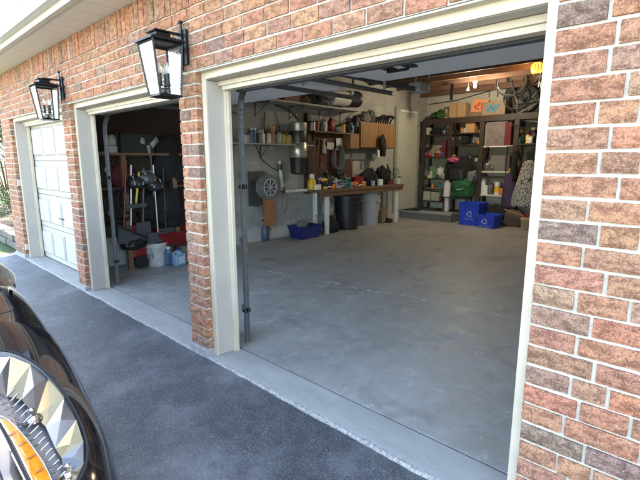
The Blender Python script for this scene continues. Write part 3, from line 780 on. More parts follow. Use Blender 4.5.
# pipes on the wall
pp = MB(); a_, b_, c_ = at(279.5, 161, -6.78), at(283, 190, -6.78), at(316, 192.5, -6.72)
t = thing('drain_pipe', 'white plastic pipe running down and along the block wall under the vacuum', 'pipe', b_)
obj('upright_pipe', MB().tube([a_, b_ + Vector((0, -.02, .0))], .038, 14), WHITEP, t, smooth=True)
obj('level_pipe', MB().tube([b_ + Vector((.0, .0, -.03)), Vector((-6.72, c_.y, b_.z-.03)), ], .032, 14).tube([Vector((-6.72, c_.y, b_.z-.0)), Vector((-6.72, c_.y, .55)), Vector((-6.66, c_.y-.06, .42))], .034, 14), WHITEP, t, smooth=True)
obj('fitting', MB().tube([a_ + Vector((0, 0, -.18)), a_ + Vector((0, 0, -.06))], .05, 14).tube([b_ + Vector((0, -.02, .06)), b_ + Vector((0, .02, -.05))], .046, 14), DGREY, t, smooth=True)
cb = MB()
def cable(pts, r=.008, mat=BLACKP):
    out = []
    for i in range(len(pts)-1):
        for k in range(6): out.append(Vector(pts[i]).lerp(Vector(pts[i+1]), k/6))
    out.append(Vector(pts[-1])); sm = [out[0]] + [(out[i-1]+out[i]*2+out[i+1])/4 for i in range(1, len(out)-1)] + [out[-1]]
    return MB().tube(sm, r, 6)
tag(obj('power_cord', cable([at(254, 142, -6.83), at(262, 160, -6.83), at(272, 168, -6.83), at(279, 171, -6.82), at(280, 185, -6.8)]), BLACKP, smooth=True), 'black cord sagging down the block wall beneath the bottle shelf', 'cord')
tag(obj('power_cord', cable([at(283, 195, -6.82), at(281, 205, -6.82), at(286, 216, -6.81), at(284, 190, -6.83), at(288, 200, -6.82), at(283, 214, -6.8)], .006), GALV, smooth=True), 'thin pale cord looped under the white wall pipe', 'cord')
tag(obj('power_cord', cable([at(275, 112, -6.83), at(279, 125, -6.83), at(280, 142, -6.83)]), BLACKP, smooth=True), 'black cord dropping from the high shelf to the bottle shelf', 'cord')
tag(obj('power_cord', cable([at(265, 112, -6.83), at(264, 125, -6.83), at(265, 142, -6.83)]), BLACKP, smooth=True), 'second black cord, further left, from the high shelf to the bottles', 'cord')
# hose reel
p = at(267.5, 187, -6.62); t = thing('hose_reel', 'grey wall reel wound with garden hose above the leaning wooden board', 'hose reel', p)
hr = MB()
for q in range(5):
    rr = .165 + .016*q
    for w_ in (-.06, -.02, .02, .06): hr.tube([p + Vector((w_, rr*math.cos(a), rr*math.sin(a))) for a in [2*PI*i/28 for i in range(28)]], .011, 6, closed=True)
obj('hose', hr, M('grey_hose', (.15, .16, .155), .55), t, smooth=True)
sp = MB()
for s_ in (-.09, .09):
    sp.lathe(p + Vector((s_-.005, 0, 0)), [(.13, 0), (.25, 0), (.25, .01), (.13, .01)], 32, 'x', cap=False) if False else None
    for k in range(8):
        a = 2*PI*k/8; sp.tube([p + Vector((s_, .03*math.cos(a), .03*math.sin(a))), p + Vector((s_, .16*math.cos(a), .16*math.sin(a)))], .012, 6)
    sp.tube([p + Vector((s_, .16*math.cos(a), .16*math.sin(a))) for a in [2*PI*i/24 for i in range(24)]], .014, 6, closed=True)
sp.lathe(p + Vector((-.2, 0, 0)), [(.035, 0), (.035, .3)], 14, 'x'); obj('spoked_drum', sp, GREYP, t, smooth=True)
obj('wall_bracket', MB().box((-6.848, p.y-.30, p.z-.36), (-6.80, p.y+.10, p.z+.30)).box((-6.80, p.y-.30, p.z-.36), (-6.60, p.y-.22, p.z-.30)), DGREY, t, bevel=.004)
p = at(270.5, 218, -6.70)
tag(obj('wooden_board', MB().obox((-6.74, p.y, .62), (.03, .27, .62), 0, 0, -.06), M('orange_ply', (.30, .135, .06), .7, var=.2)), 'orange-brown plywood board leaning under the hose reel', 'board')
# pressure canister & blue bin on floor
p = PZ(265, 240, .01); t = thing('pump_sprayer', 'small grey-blue pump sprayer standing on the floor by the block wall', 'sprayer', p)
obj('tank', MB().lathe(p, [(0, 0), (.085, 0), (.09, .02), (.09, .25), (.05, .31), (.03, .33)], 20, cap=False), M('slate_plastic', (.07, .10, .14), .4), t, smooth=True)
obj('handle', MB().lathe(p, [(.012, .33), (.012, .40), ], 10).tube([p+Vector((0, -.06, .41)), p+Vector((0, .06, .41))], .014), BLACKP, t, smooth=True)
obj('hose', cable([p+Vector((.06, 0, .30)), p+Vector((.15, .03, .25)), p+Vector((.13, -.03, .1)), p+Vector((.1, -.09, .02))], .007), BLACKP, t, smooth=True)
p = PZ(302, 236, .005); c = Vector((-6.48, p.y, .004)); c.y = PZ(301, 237, 0).y
t = thing('blue_bin', 'small navy blue tub on the floor against the block wall', 'bin', c)
tb = MB().tub(c, (.34, .50), (.42, .62), .26, .008); obj('tub', tb, DBLUE, t, bevel=.004)
obj('rim', MB().box(c+Vector((-.22, -.325, .255)), c+Vector((.22, -.31, .27))).box(c+Vector((-.22, .31, .255)), c+Vector((.22, .325, .27))).box(c+Vector((-.225, -.31, .255)), c+Vector((-.21, .31, .27))).box(c+Vector((.21, -.31, .255)), c+Vector((.225, .31, .27))), DBLUE, t)
lump_thing('rag', c+Vector((0, -.08, .2)), (.22, .26, .18), CLOTHG, 'grey rag heaped inside the small navy blue tub', 'rag', 11)
# --- workbench
bt = PX(307, 187, -6.36); BZ = 1.0
t = thing('workbench', 'long workbench with a worn brown top and white legs on the block wall', 'workbench', (-6.6, 8.4, 0))
obj('bench_top', MB().box((-6.845, 6.78, BZ-.07), (-6.34, 10.02, BZ)), BENCHW, t, bevel=.004)
obj('front_rail', MB().box((-6.40, 6.80, BZ-.16), (-6.36, 10.0, BZ-.071)), BENCHW, t, bevel=.003)
for y in (7.1, 9.82): obj('leg', MB().box((-6.465, y-.05, .004), (-6.405, y+.05, BZ-.071)), WHITEP, t, bevel=.004)
for y in (7.1, 9.82): obj('leg', MB().box((-6.83, y-.04, .004), (-6.77, y+.04, BZ-.071)), WHITEP, t, bevel=.004)
# pegboard and brown tool shelf
t = thing('tool_board', 'dark red-brown pegboard with a ledge behind the workbench', 'pegboard', (WX, 7.9, 1.6))
obj('pegboard', MB().box((WX+.002, 6.92, 1.02), (WX+.03, 8.45, 2.2)), BROWN, t)
obj('ledge', MB().box((WX+.002, 6.9, 2.205), (-6.6, 8.62, 2.235)), BENCHW, t, bevel=.003)
obj('side_post', MB().box((WX+.002, 6.80, .9), (-6.72, 6.895, 2.6)), DARKW, t, bevel=.003)
# things on the ledge
bottle((-6.72, at(312, 130, -6.72).y, 2.236), .20, .085, SILV, BLACKP, 'silver paint tin at the left end of the pegboard ledge', 'can', None, 'paint_tin', 'can')
lump_thing('red_toy', (-6.72, at(331, 129, -6.72).y, 2.236), (.16, .22, .30), RED, 'small bright red lumpy container on the pegboard ledge', 'container', 15, amp=.35, pinch=.5)
for i, (u, sz, m_, lb) in enumerate(((321, (.16, .2, .16), CLOTHG, 'grey bundle on the pegboard ledge left of the red container'), (339, (.2, .3, .14), M('pale_bundle', (.26, .27, .26), .8), 'pale flat bundle on the pegboard ledge right of the red container'), (347, (.22, .36, .26), CLOTHK, 'black hump of gear on the pegboard ledge near the oak cabinets'), (356, (.22, .34, .42), BLACKP, 'tall dark heap of gear at the right end of the pegboard ledge'))):
    lump_thing('gear_bundle', (-6.72, at(u, 131, -6.72).y, 2.236), sz, m_, lb, 'bundle', 20+i, amp=.4)
fo_ = MB(); q = at(331, 120, -6.75)
for k in range(5): fo_.tube([(-6.75, q.y+.05*k-.1, 2.5), (-6.75, q.y+.06*k-.12, 2.62+.03*(k % 2))], .006)
# hanging tools on the board
def hang(name, u, v, mb_fn, mat, label, cat, X=-6.78, smooth=True):
    p = at(u, v, X); return tag(obj(name, mb_fn(p), mat, smooth=smooth), label, cat)
hang('coiled_cable', 337, 158, lambda p: [MBx := MB(), [MBx.tube([p + Vector((.02*k, (.17+.012*k)*math.cos(a)*.8, (.24+.012*k)*math.sin(a))) for a in [2*PI*i/26 for i in range(26)]], .014, 6, closed=True) for k in range(5)]][0], M('grey_cable', (.16, .17, .18), .6), 'thick grey coil of cable hanging on the pegboard', 'cable')
hang('paper_note', 339.5, 144, lambda p: MB().obox(p, (.004, .22, .26), 0, .08), PAPER, 'white sheet pinned on the pegboard above the grey cable coil', 'paper', smooth=False)
hang('paper_note', 330.5, 146, lambda p: MB().obox(p, (.004, .24, .16), 0, -.1), M('cream_paper', (.55, .53, .47), .8), 'smaller cream sheet left of the white sheet on the pegboard', 'paper', smooth=False)
hang('spray_bottle', 324, 146, lambda p: MB().lathe(p-Vector((0, 0, .16)), [(0, 0), (.05, 0), (.05, .14), (.02, .2), (.02, .26), (.045, .28), (.045, .31), (0, .31)], 14, cap=False), DIRTYW, 'black and white spray bottle hung at the left of the pegboard', 'bottle')
for i, (u, v, ln_) in enumerate(((314, 140, .35), (318, 145, .3), (321, 162, .28), (348, 150, .36), (351, 158, .3))):
    p = at(u, v, -6.80); t = thing('hand_tool', ['long screwdriver hung at the left edge of the pegboard', 'steel file hung second from the left edge of the pegboard', 'red handled chisel hung low on the pegboard above the yellow jug', 'hammer hung on the pegboard right of the grey coil', 'wrench hung low on the pegboard, right of the grey coil'][i], 'tool', p, 'tools on the pegboard')
    obj('shaft', MB().tube([p, p+Vector((0, .01, -ln_*.6))], .008), GALV, t); obj('handle', MB().tube([p, p+Vector((0, -.005, ln_*.4))], .017, 8), RED if i in (0, 2) else BLACKP, t, smooth=True)
# on the bench
def onb(u, X=-6.55): return Vector((X, at(u, 180, X).y, BZ+.001))
p = onb(312, -6.5)
t = thing('yellow_jug', 'yellow jug with a pale cap at the left end of the workbench', 'jug', p)
obj('body', MB().lathe(p, [(0, 0), (.085, 0), (.09, .02), (.09, .17), (.05, .24)], 18, cap=False), YEL, t, smooth=True); obj('cap', MB().lathe(p, [(.05, .24), (.055, .25), (.05, .33), (0, .33)], 14), PAPER, t, smooth=True)
tag(obj('white_box', MB().obox(onb(317, -6.42)+Vector((0, 0, .055)), (.10, .16, .11), .1), PAPER, bevel=.004), 'small white box at the front left of the workbench', 'box')
clut = [(323, .22, .18, .12, MAROON, 'maroon rag'), (327, .2, .2, .3, BLACKP, 'black power drill case'), (331, .2, .22, .2, CLOTHG, 'grey heap of leather gloves'), (336, .22, .24, .16, M('pale_rag', (.48, .48, .45), .9), 'pale crumpled rag'), (340, .2, .2, .34, BLACKP, 'tall dark machine'), (345, .26, .25, .18, TEAL, 'teal-black pouch'), (349, .16, .22, .12, CLOTHK, 'low black pouch'), (354, .16, .22, .1, ORANGE, 'orange coil of twine'), (358, .2, .2, .18, CLOTHG, 'grey tool pouch')]
for i, (u, sx, sy, sz, m_, nm) in enumerate(clut):
    lump_thing('bench_clutter', onb(u, -6.62 + .12*(i % 2)), (sx, sy, sz*1.2), m_, nm + ' in the jumble on the workbench' + (' beside the white box' if i == 0 else ''), 'tool bundle', 40+i, 'jumble on the workbench', amp=.5, fr=2.4)
for i, (u, m_, lb) in enumerate(((321, RED, 'red ratchet handle'), (329, WHITEP, 'white spray nozzle'), (334, ORANGE, 'orange clamp'), (343, SILV, 'silver pipe wrench'), (352, BLUE, 'blue handled pliers'), (361, WHITEP, 'white tube of caulk'))):
    p = onb(u, -6.42); tag(obj('small_tool', MB().tube([p+Vector((0, -.1, .02)), p+Vector((.02, 0, .05)), p+Vector((-.02, .1, .03))], .018, 8), m_, smooth=True), lb + ' at the front of the workbench jumble', 'tool', 'small tools at the front of the workbench')
for u, sz, lb, sd in ((368, (.34, .62, .42), 'larger slumped black bag on the workbench, under the oak cabinets', 31), (383, (.32, .46, .50), 'upright black backpack on the right half of the workbench', 32)):
    p = onb(u, -6.62); t = lump_thing('black_bag', p, sz, CLOTHK, lb, 'bag', sd, amp=.32, pinch=.35)
    obj('strap', MB().tube([p+Vector((.13, -.1, sz[2]*.3)), p+Vector((.17, -.04, sz[2]*.7)), p+Vector((.10, .02, sz[2]+.02)), p+Vector((.16, .1, sz[2]*.6)), p+Vector((.14, .12, sz[2]*.2))], .014), BLACKP, t, smooth=True)
for u, h, r, m_, lb in ((373, .12, .05, LBLUE, 'pale blue cup in front of the slumped black bag'), (380, .15, .075, WHITEP, 'white tub between the two black bags'), (398, .14, .06, M('pale_green_cup', (.45, .5, .4), .5), 'pale cup at the right end of the workbench')):
    bottle(onb(u, -6.43), h, r, m_, WHITEP, lb, 'cup', None, 'cup', 'can')
p = onb(396, -6.7); t = thing('small_plant', 'thin green sprig in a pot at the right end of the workbench', 'plant', p)
obj('pot', MB().lathe(p, [(.05, 0), (.06, .1)], 12), WHITEP, t); lf = MB()
for k in range(16):
    a = k*2.4; z_ = .1+.02*k; q = p+Vector((.03*math.cos(a), .03*math.sin(a), z_)); lf.add([q, q+Vector((.05*math.cos(a+.3), .05*math.sin(a+.3), .03)), q+Vector((.08*math.cos(a), .08*math.sin(a), .02)), q+Vector((.05*math.cos(a-.3), .05*math.sin(a-.3), .0))], [(0, 1, 2, 3)])
lf.tube([p+Vector((0, 0, .08)), p+Vector((0, 0, .42))], .004); obj('leaves', lf, DGREEN, t)
# recognisable tools on the bench
def drill(p, m_, label, d=1):
    t = thing('cordless_drill', label, 'drill', p)
    obj('motor_body', MB().tube([p+Vector((0, -.09*d, .20)), p+Vector((0, .07*d, .20))], .036, 14), m_, t, smooth=True)
    obj('chuck', MB().tube([p+Vector((0, .07*d, .20)), p+Vector((0, .12*d, .20))], .026, 12, r2=.012).tube([p+Vector((0, .12*d, .20)), p+Vector((0, .18*d, .20))], .004), BLACKP, t, smooth=True)
    obj('grip', MB().obox(p+Vector((0, -.04*d, .11)), (.04, .05, .13), 0, .15*d), BLACKP, t, bevel=.01); obj('battery', MB().obox(p+Vector((0, -.03*d, .028)), (.07, .11, .055)), m_, t, bevel=.008)
drill(onb(325, -6.44), YEL, 'yellow and black cordless drill on the workbench, left of centre')
drill(onb(347, -6.44), TEAL, 'teal cordless drill near the middle of the workbench', -1)
p = onb(339, -6.42); t = thing('bench_vise', 'grey bench vise clamped on the front of the workbench', 'vise', p)
obj('vise_base', MB().lathe(p, [(.07, 0), (.07, .02), (.045, .03), (.045, .07)], 16), GREYP, t, smooth=True); obj('jaws', MB().obox(p+Vector((.05, 0, .12)), (.05, .16, .09)).obox(p+Vector((-.04, 0, .11)), (.10, .12, .09)), M('vise_blue', (.10, .13, .17), .4, metal=.4), t, bevel=.006)
obj('screw_bar', MB().tube([p+Vector((.07, 0, .10)), p+Vector((.17, 0, .10))], .012).tube([p+Vector((.16, -.09, .10)), p+Vector((.16, .09, .10))], .007), SILV, t, smooth=True)
p = onb(357, -6.60); t = thing('tool_box', 'red metal tool box with a black handle on the workbench before the slumped bag', 'tool box', p)
obj('box_body', MB().obox(p+Vector((0, 0, .09)), (.18, .34, .18)), RED, t, bevel=.008); obj('lid', MB().prism([(p.y-.175, p.z+.181), (p.y+.175, p.z+.181), (p.y+.15, p.z+.225), (p.y-.15, p.z+.225)], p.x-.092, p.x+.092, 'yz'), RED, t, bevel=.004)
obj('handle', MB().tube([p+Vector((0, -.08, .22)), p+Vector((0, -.07, .27)), p+Vector((0, .07, .27)), p+Vector((0, .08, .22))], .01), BLACKP, t)
for i, (u, X, h, r, m_, cm, lb) in enumerate(((319.5, -6.7, .22, .05, M('blue_can', (.03, .10, .32), .35), WHITEP, 'blue aerosol can at the back left of the workbench'), (322, -6.72, .24, .04, RED, WHITEP, 'red aerosol can beside the blue one'), (329.5, -6.7, .2, .055, SILV, GREYP, 'silver coffee can at the back of the workbench'), (333, -6.44, .12, .045, ORANGE, BLACKP, 'short orange can at the front of the workbench'), (344, -6.72, .26, .05, GREEN, YEL, 'green spray can at the back of the workbench behind the teal drill'), (351, -6.45, .13, .04, WHITEP, RED, 'short white can with a red top at the front of the workbench'), (364, -6.42, .11, .05, ORANGE, WHITEP, 'orange tin in front of the larger black bag'), (391, -6.5, .12, .045, RED, BLACKP, 'red tin right of the upright backpack'))):
    bottle(onb(u, X), h, r, m_, cm, lb, 'can', None, 'spray_can' if h > .19 else 'tin', 'can')
for i, (u, h, r, m_, cm, lb) in enumerate(((316.5, .2, .06, RED, BLACKP, 'dark red can on the pegboard ledge beside the silver tin'), (325, .26, .05, WHITEP, BLUE, 'white bottle with a blue cap on the pegboard ledge'), (343, .2, .055, YEL, BLACKP, 'yellow tin on the pegboard ledge'), (351.5, .24, .05, LBLUE, WHITEP, 'pale blue bottle near the right end of the pegboard ledge'))):
    bottle((-6.66, at(u, 130, -6.66).y, 2.236), h, r, m_, cm, lb, 'bottle' if i in (1, 3) else 'can', None, 'tin' if i in (0, 2) else 'bottle', 'can' if i in (0, 2) else 'round')
# under the bench
def binbody(c, r0, r1, h, mat, lidm, t, lid=True):
    obj('body', MB().lathe(c, [(0, 0), (r0, 0), (r0+.004, .02)] + [(r0+(r1-r0)*q/6, h*q/6*.96+.02) for q in range(1, 7)] + [(r1+.02, h*.985), (r1+.02, h), (r1, h), (r1*.98, h-.03), (r1*.96, h*.5), (0, h*.5)], 32, cap=False), mat, t, smooth=True)
    if lid: obj('lid', MB().lathe(c, [(r1+.03, h-.03), (r1+.03, h+.015), (r1*.8, h+.04), (0, h+.05)], 32), lidm, t, smooth=True)
    obj('handle', MB().obox(c+Vector((r1+.02, 0, h*.82)), (.035, .16, .05)), lidm, t, bevel=.006); obj('handle', MB().obox(c+Vector((0, -r1-.02, h*.82)), (.16, .035, .05)), lidm, t, bevel=.006)
c = Vector((-6.62, 8.02, .005)); t = thing('garbage_bin', 'large round black garbage bin under the workbench', 'garbage bin', c); binbody(c, .25, .31, .78, BLACKP, BLACKP, t)
c = Vector((-6.62, 8.92, .005)); t = thing('garbage_bin', 'slimmer grey garbage bin under the workbench, right of the black one', 'garbage bin', c); binbody(c, .20, .25, .76, GREYP, GREYP, t, False)
lump_thing('bin_liner', c+Vector((0, 0, .70)), (.44, .44, .22), M('clear_bag', (.34, .35, .36), .3), 'pale plastic bag bulging from the slimmer grey garbage bin', 'bag', 51, amp=.3)
lump_thing('black_sack', (-6.55, 7.34, .005), (.36, .40, .34), CLOTHK, 'black sack on the floor beside the white bench leg', 'bag', 52)
lump_thing('pale_sack', (-6.72, 7.45, .36), (.22, .36, .36), M('pale_sack', (.30, .31, .32), .7), 'pale grey sack behind the black sack under the workbench', 'bag', 53)
for i, (y, s_, lb) in enumerate(((9.42, (.3, .3, .36), 'dark carton under the right end of the workbench'), )):
    carton((-6.66, y, .005), s_, .1, lb, CARDD)
lump_thing('sneakers', (-6.5, 9.55, .005), (.28, .2, .12), CLOTHK, 'dark shoes on the floor under the right end of the workbench', 'shoes', 54)
# --- oak cabinets
ya, yb = 8.52, 9.83
t = thing('wall_cabinet', 'honey oak wall cabinet with two doors above the workbench', 'cabinet', (WX, (ya+yb)/2, 1.9))
X0 = -6.56
def scl(u, v, X=X0): return PX(u, v, X)
yc0, yc1, ym = scl(361, 130).y, scl(395.5, 130).y, scl(378.5, 130).y; zc0, zc1 = scl(378, 148).z, scl(378, 123).z
obj('carcass', MB().box((WX+.002, yc0, zc0), (X0-.02, yc1, zc1)), OAK, t, bevel=.002)
for y0, y1 in ((yc0+.01, ym-.004), (ym+.004, yc1-.01)):
    d = obj('door', MB().box((X0-.0195, y0, zc0+.012), (X0, y1, zc1-.03)), OAK, t, bevel=.004)
    obj('panel', MB().box((X0+.0005, y0+.06, zc0+.075), (X0+.006, y1-.06, zc1-.09)), OAK, d, bevel=.005)
t2 = thing('small_cabinet', 'narrower, lower oak cupboard left of the two-door cabinet', 'cabinet', (WX, 8.2, 1.9))
y0, y1 = scl(351.5, 140).y, yc0-.004; z0_, z1_ = scl(356, 149).z, scl(356, 134).z
obj('carcass', MB().box((WX+.032, y0, z0_), (X0-.06, y1, z1_)), OAK, t2, bevel=.002); obj('door', MB().box((X0-.059, y0+.01, z0_+.01), (X0-.04, y1-.01, z1_-.01)), OAK, t2, bevel=.004)
tag(obj('grey_board', MB().box((WX+.031, scl(352, 150).y, scl(365, 159.5).z), (WX+.05, scl(384, 150).y, zc0-.03)), M('blue_grey_board', (.15, .16, .18), .7)), 'flat blue-grey board on the wall just below the oak cabinets', 'board')
p = scl(382.5, 150, X0+.09); t = lump_thing('cap', (p.x, p.y, p.z-.16), (.14, .26, .52), CLOTHK, 'black jacket hanging from the oak cabinet door', 'jacket', 61, amp=.35)
p = scl(378.5, 151, X0+.10); tag(obj('white_tag', MB().obox((p.x, p.y, p.z-.06), (.03, .07, .17), 0, .1), PAPER, bevel=.003), 'small white bottle hanging at the left side of the black jacket', 'bottle')
for i, (u, s_, m_, lb) in enumerate(((365, (.2, .34, .22), M('khaki_gear', (.16, .15, .12), .8), 'khaki gear heap on top of the oak cabinet, left end'), (371, (.16, .26, .3), DGREY, 'grey gear heap on top of the oak cabinet, second from left'))):
    p = scl(u, 120, -6.7); lump_thing('gear_heap', (-6.7, p.y, zc1+.002), s_, m_, lb, 'bundle', 70+i, amp=.5, fr=2.5)
p = scl(384, 118, -6.7); mm = MB()
for k in range(7):
    a = -.5+k*.2; mm.tube([(-6.7, p.y-.35+.1*k, zc1+.015), (-6.68, p.y-.30+.1*k, zc1+.12+.05*(k % 3)), (-6.66, p.y-.12+.09*k, zc1+.2+.02*(k % 2))], .02, 6)
mm.tube([(-6.68, p.y-.38, zc1+.14), (-6.68, p.y+.45, zc1+.20)], .022)
tag(obj('folded_rack', mm, BLACKM), 'black spiky folded rack on top of the oak cabinet', 'rack')
# --- entry door on the left wall
t = thing('entry_door', 'tall pale green-grey entry door up a step beyond the workbench', 'door', (WX, 10.9, .23))
obj('door_leaf', MB().box((WX+.004, 10.36, .235), (WX+.045, 11.38, 2.93)), DOORC, t, bevel=.003)
obj('frame', MB().box((WX+.003, 10.24, .235), (WX+.065, 10.355, 3.03)).box((WX+.003, 11.385, .235), (WX+.065, 11.47, 3.03)).box((WX+.003, 10.356, 2.935), (WX+.065, 11.384, 3.03)), M('door_casing', (.30, .31, .27), .6), t, bevel=.003)
obj('weather_strip', MB().box((WX+.046, 10.40, 2.90), (WX+.085, 11.3, 2.96)), WHITEP, t)
obj('hinge', MB().box((WX+.046, 11.34, .5), (WX+.056, 11.38, .6)).box((WX+.046, 11.34, 2.5), (WX+.056, 11.38, 2.6)), GALV, t)
obj('knob', MB().lathe((WX+.045, 10.46, 1.15), [(.02, 0), (.02, .03), (.035, .05), (.03, .08), (0, .09)], 14, 'x'), SILV, t, smooth=True)
t = thing('entry_step', 'low grey concrete platform step in front of the entry door', 'step', (-6.05, 11, 0))
obj('platform', MB().box((WX+.003, 10.63, .005), (-5.26, 11.9, .215)), M('step_concrete', (.14, .14, .135), .8, var=.25, scale=5), t, bevel=.006)
obj('edge_strip', MB().box((WX+.003, 10.618, .185), (-5.255, 10.629, .222)), M('pale_edge', (.34, .34, .32), .6), t)
tag(obj('door_mat', MB().box((-6.75, 10.75, .217), (-5.9, 11.35, .232)), RUBBER), 'black mat on the step before the entry door', 'mat')
tag(obj('plank', MB().box((-6.25, 10.70, .217), (-5.30, 10.80, .245)), GREYLAM, bevel=.003), 'thin grey plank lying along the front edge of the step', 'plank')

# ------------------------------------------------------------------ back wall shelving
SY = 11.5
def bx(u, v, Y=SY): return PY(u, v, Y)
px = [bx(424, 140).x, bx(450, 140).x, bx(481.5, 140).x, bx(516, 140).x, -2.9]
tops = 2.70
t = thing('shelving_unit', 'dark stained wooden shelving unit filling the back wall', 'shelving', ((px[0]+px[4])/2, SY, 0))
for i, x in enumerate(px):
    w_ = .12 if i in (1, 2, 3) else .09
    obj('post', MB().box((x-w_/2, SY-.02, .22 if x < -5.26 else .005), (x+w_/2, SY+.035, tops)), DARKW, t, bevel=.003)
    obj('post', MB().box((x-.04, 11.90, .22 if x < -5.26 else .005), (x+.04, 11.945, tops)), DARKW, t, bevel=.003)
obj('top_board', MB().box((px[0]-.05, SY-.022, tops), (px[4]+.05, 11.945, tops+.055)).box((px[0]-.05, SY-.034, tops-.10), (px[4]+.05, SY-.022, tops+.05)), DARKW, t, bevel=.003)
bays = {0: [2.33, 1.70, 1.10, .80, .46], 1: [2.34, 2.03, 1.58, 1.10], 2: [1.98, 1.33, 1.19, .72], 3: [2.02, 1.2]}
for bI, zs_ in bays.items():
    x0, x1 = px[bI]+.061, px[bI+1]-.061
    for z_ in zs_:
        wh = (bI == 2 and z_ in (1.98, 1.33)) or (bI == 2 and z_ == .72)
        obj('shelf_board', MB().box((x0, SY-.01, z_-.035), (x1, 11.90, z_)), WHITELAM if wh else DARKW, t, bevel=.002)
def inbay(u, zb, Y=11.62): 
    return Vector((bx(u, 150, Y).x, Y, zb+.001))
# top of shelving
carton(inbay(457.5, tops+.055, 11.66), (.46, .34, .37), .03, 'closed brown carton on top of the shelving, left of the orange poster', CARD)
carton(inbay(448, tops+.055, 11.72), (.14, .3, .26), 0, 'narrow pale carton tucked left of the brown carton on the shelving top', M('pale_carton', (.46, .42, .33), .8))
t = thing('orange_poster', 'tilted orange sheet with red flower shapes leaning on top of the shelving', 'poster', inbay(478, tops+.055))
c = inbay(477, tops+.30, 11.72); o = obj('sheet', MB().obox(c, (.42, .012, .40), 0, -.12, .12), M('orange_card', (.72, .30, .13), .7, var=.12), t)
fm = MB()
for k in range(7):
    a = k*.9; fm.obox(c+Vector((.09*math.cos(a)*(1+.3*(k % 2)), -.012, .08*math.sin(a))), (.10, .006, .05), 0, -.12, a)
obj('printed_flowers', fm, M('red_ink', (.55, .06, .03), .7), t)
t = carton(inbay(475, tops+.055, 11.78), (.40, .2, .13), .0, 'low dark carton beneath the orange poster', CARDD)
t = carton(inbay(493.5, tops+.055, 11.70), (.60, .34, .34), -.04, 'long grey-brown carton with blue print on top of the shelving', M('greybrown_card', (.27, .21, .15), .85, var=.15, scale=6))
c = inbay(490, tops+.23, 11.50)
bi = MB()
for k, (dx, dz_) in enumerate(((-.14, -.04), (-.09, .02), (-.03, -.02), (-.06, .07), (.04, .04), (.09, -.02), (.13, .06), (.02, -.07))): bi.obox(c+Vector((dx, .012, dz_)), (.08, .006, .05), 0, 0, .5*k)
obj('blue_print', bi, BLUEINK, t)
t = lump_thing('green_wreath', inbay(437.5, tops+.055, 11.62), (.50, .3, .20), DGREEN, 'dark green bundled wreath on the top left of the shelving', 'wreath', 81, amp=.5, fr=3)
c = inbay(439, tops+.20, 11.58); wr = MB().tube([c+Vector((.10*math.cos(a), .02*math.sin(3*a), .08*math.sin(a))) for a in [2*PI*i/20 for i in range(20)]], .035, 8, closed=True); obj('ring', wr, DGREEN, t, smooth=True)
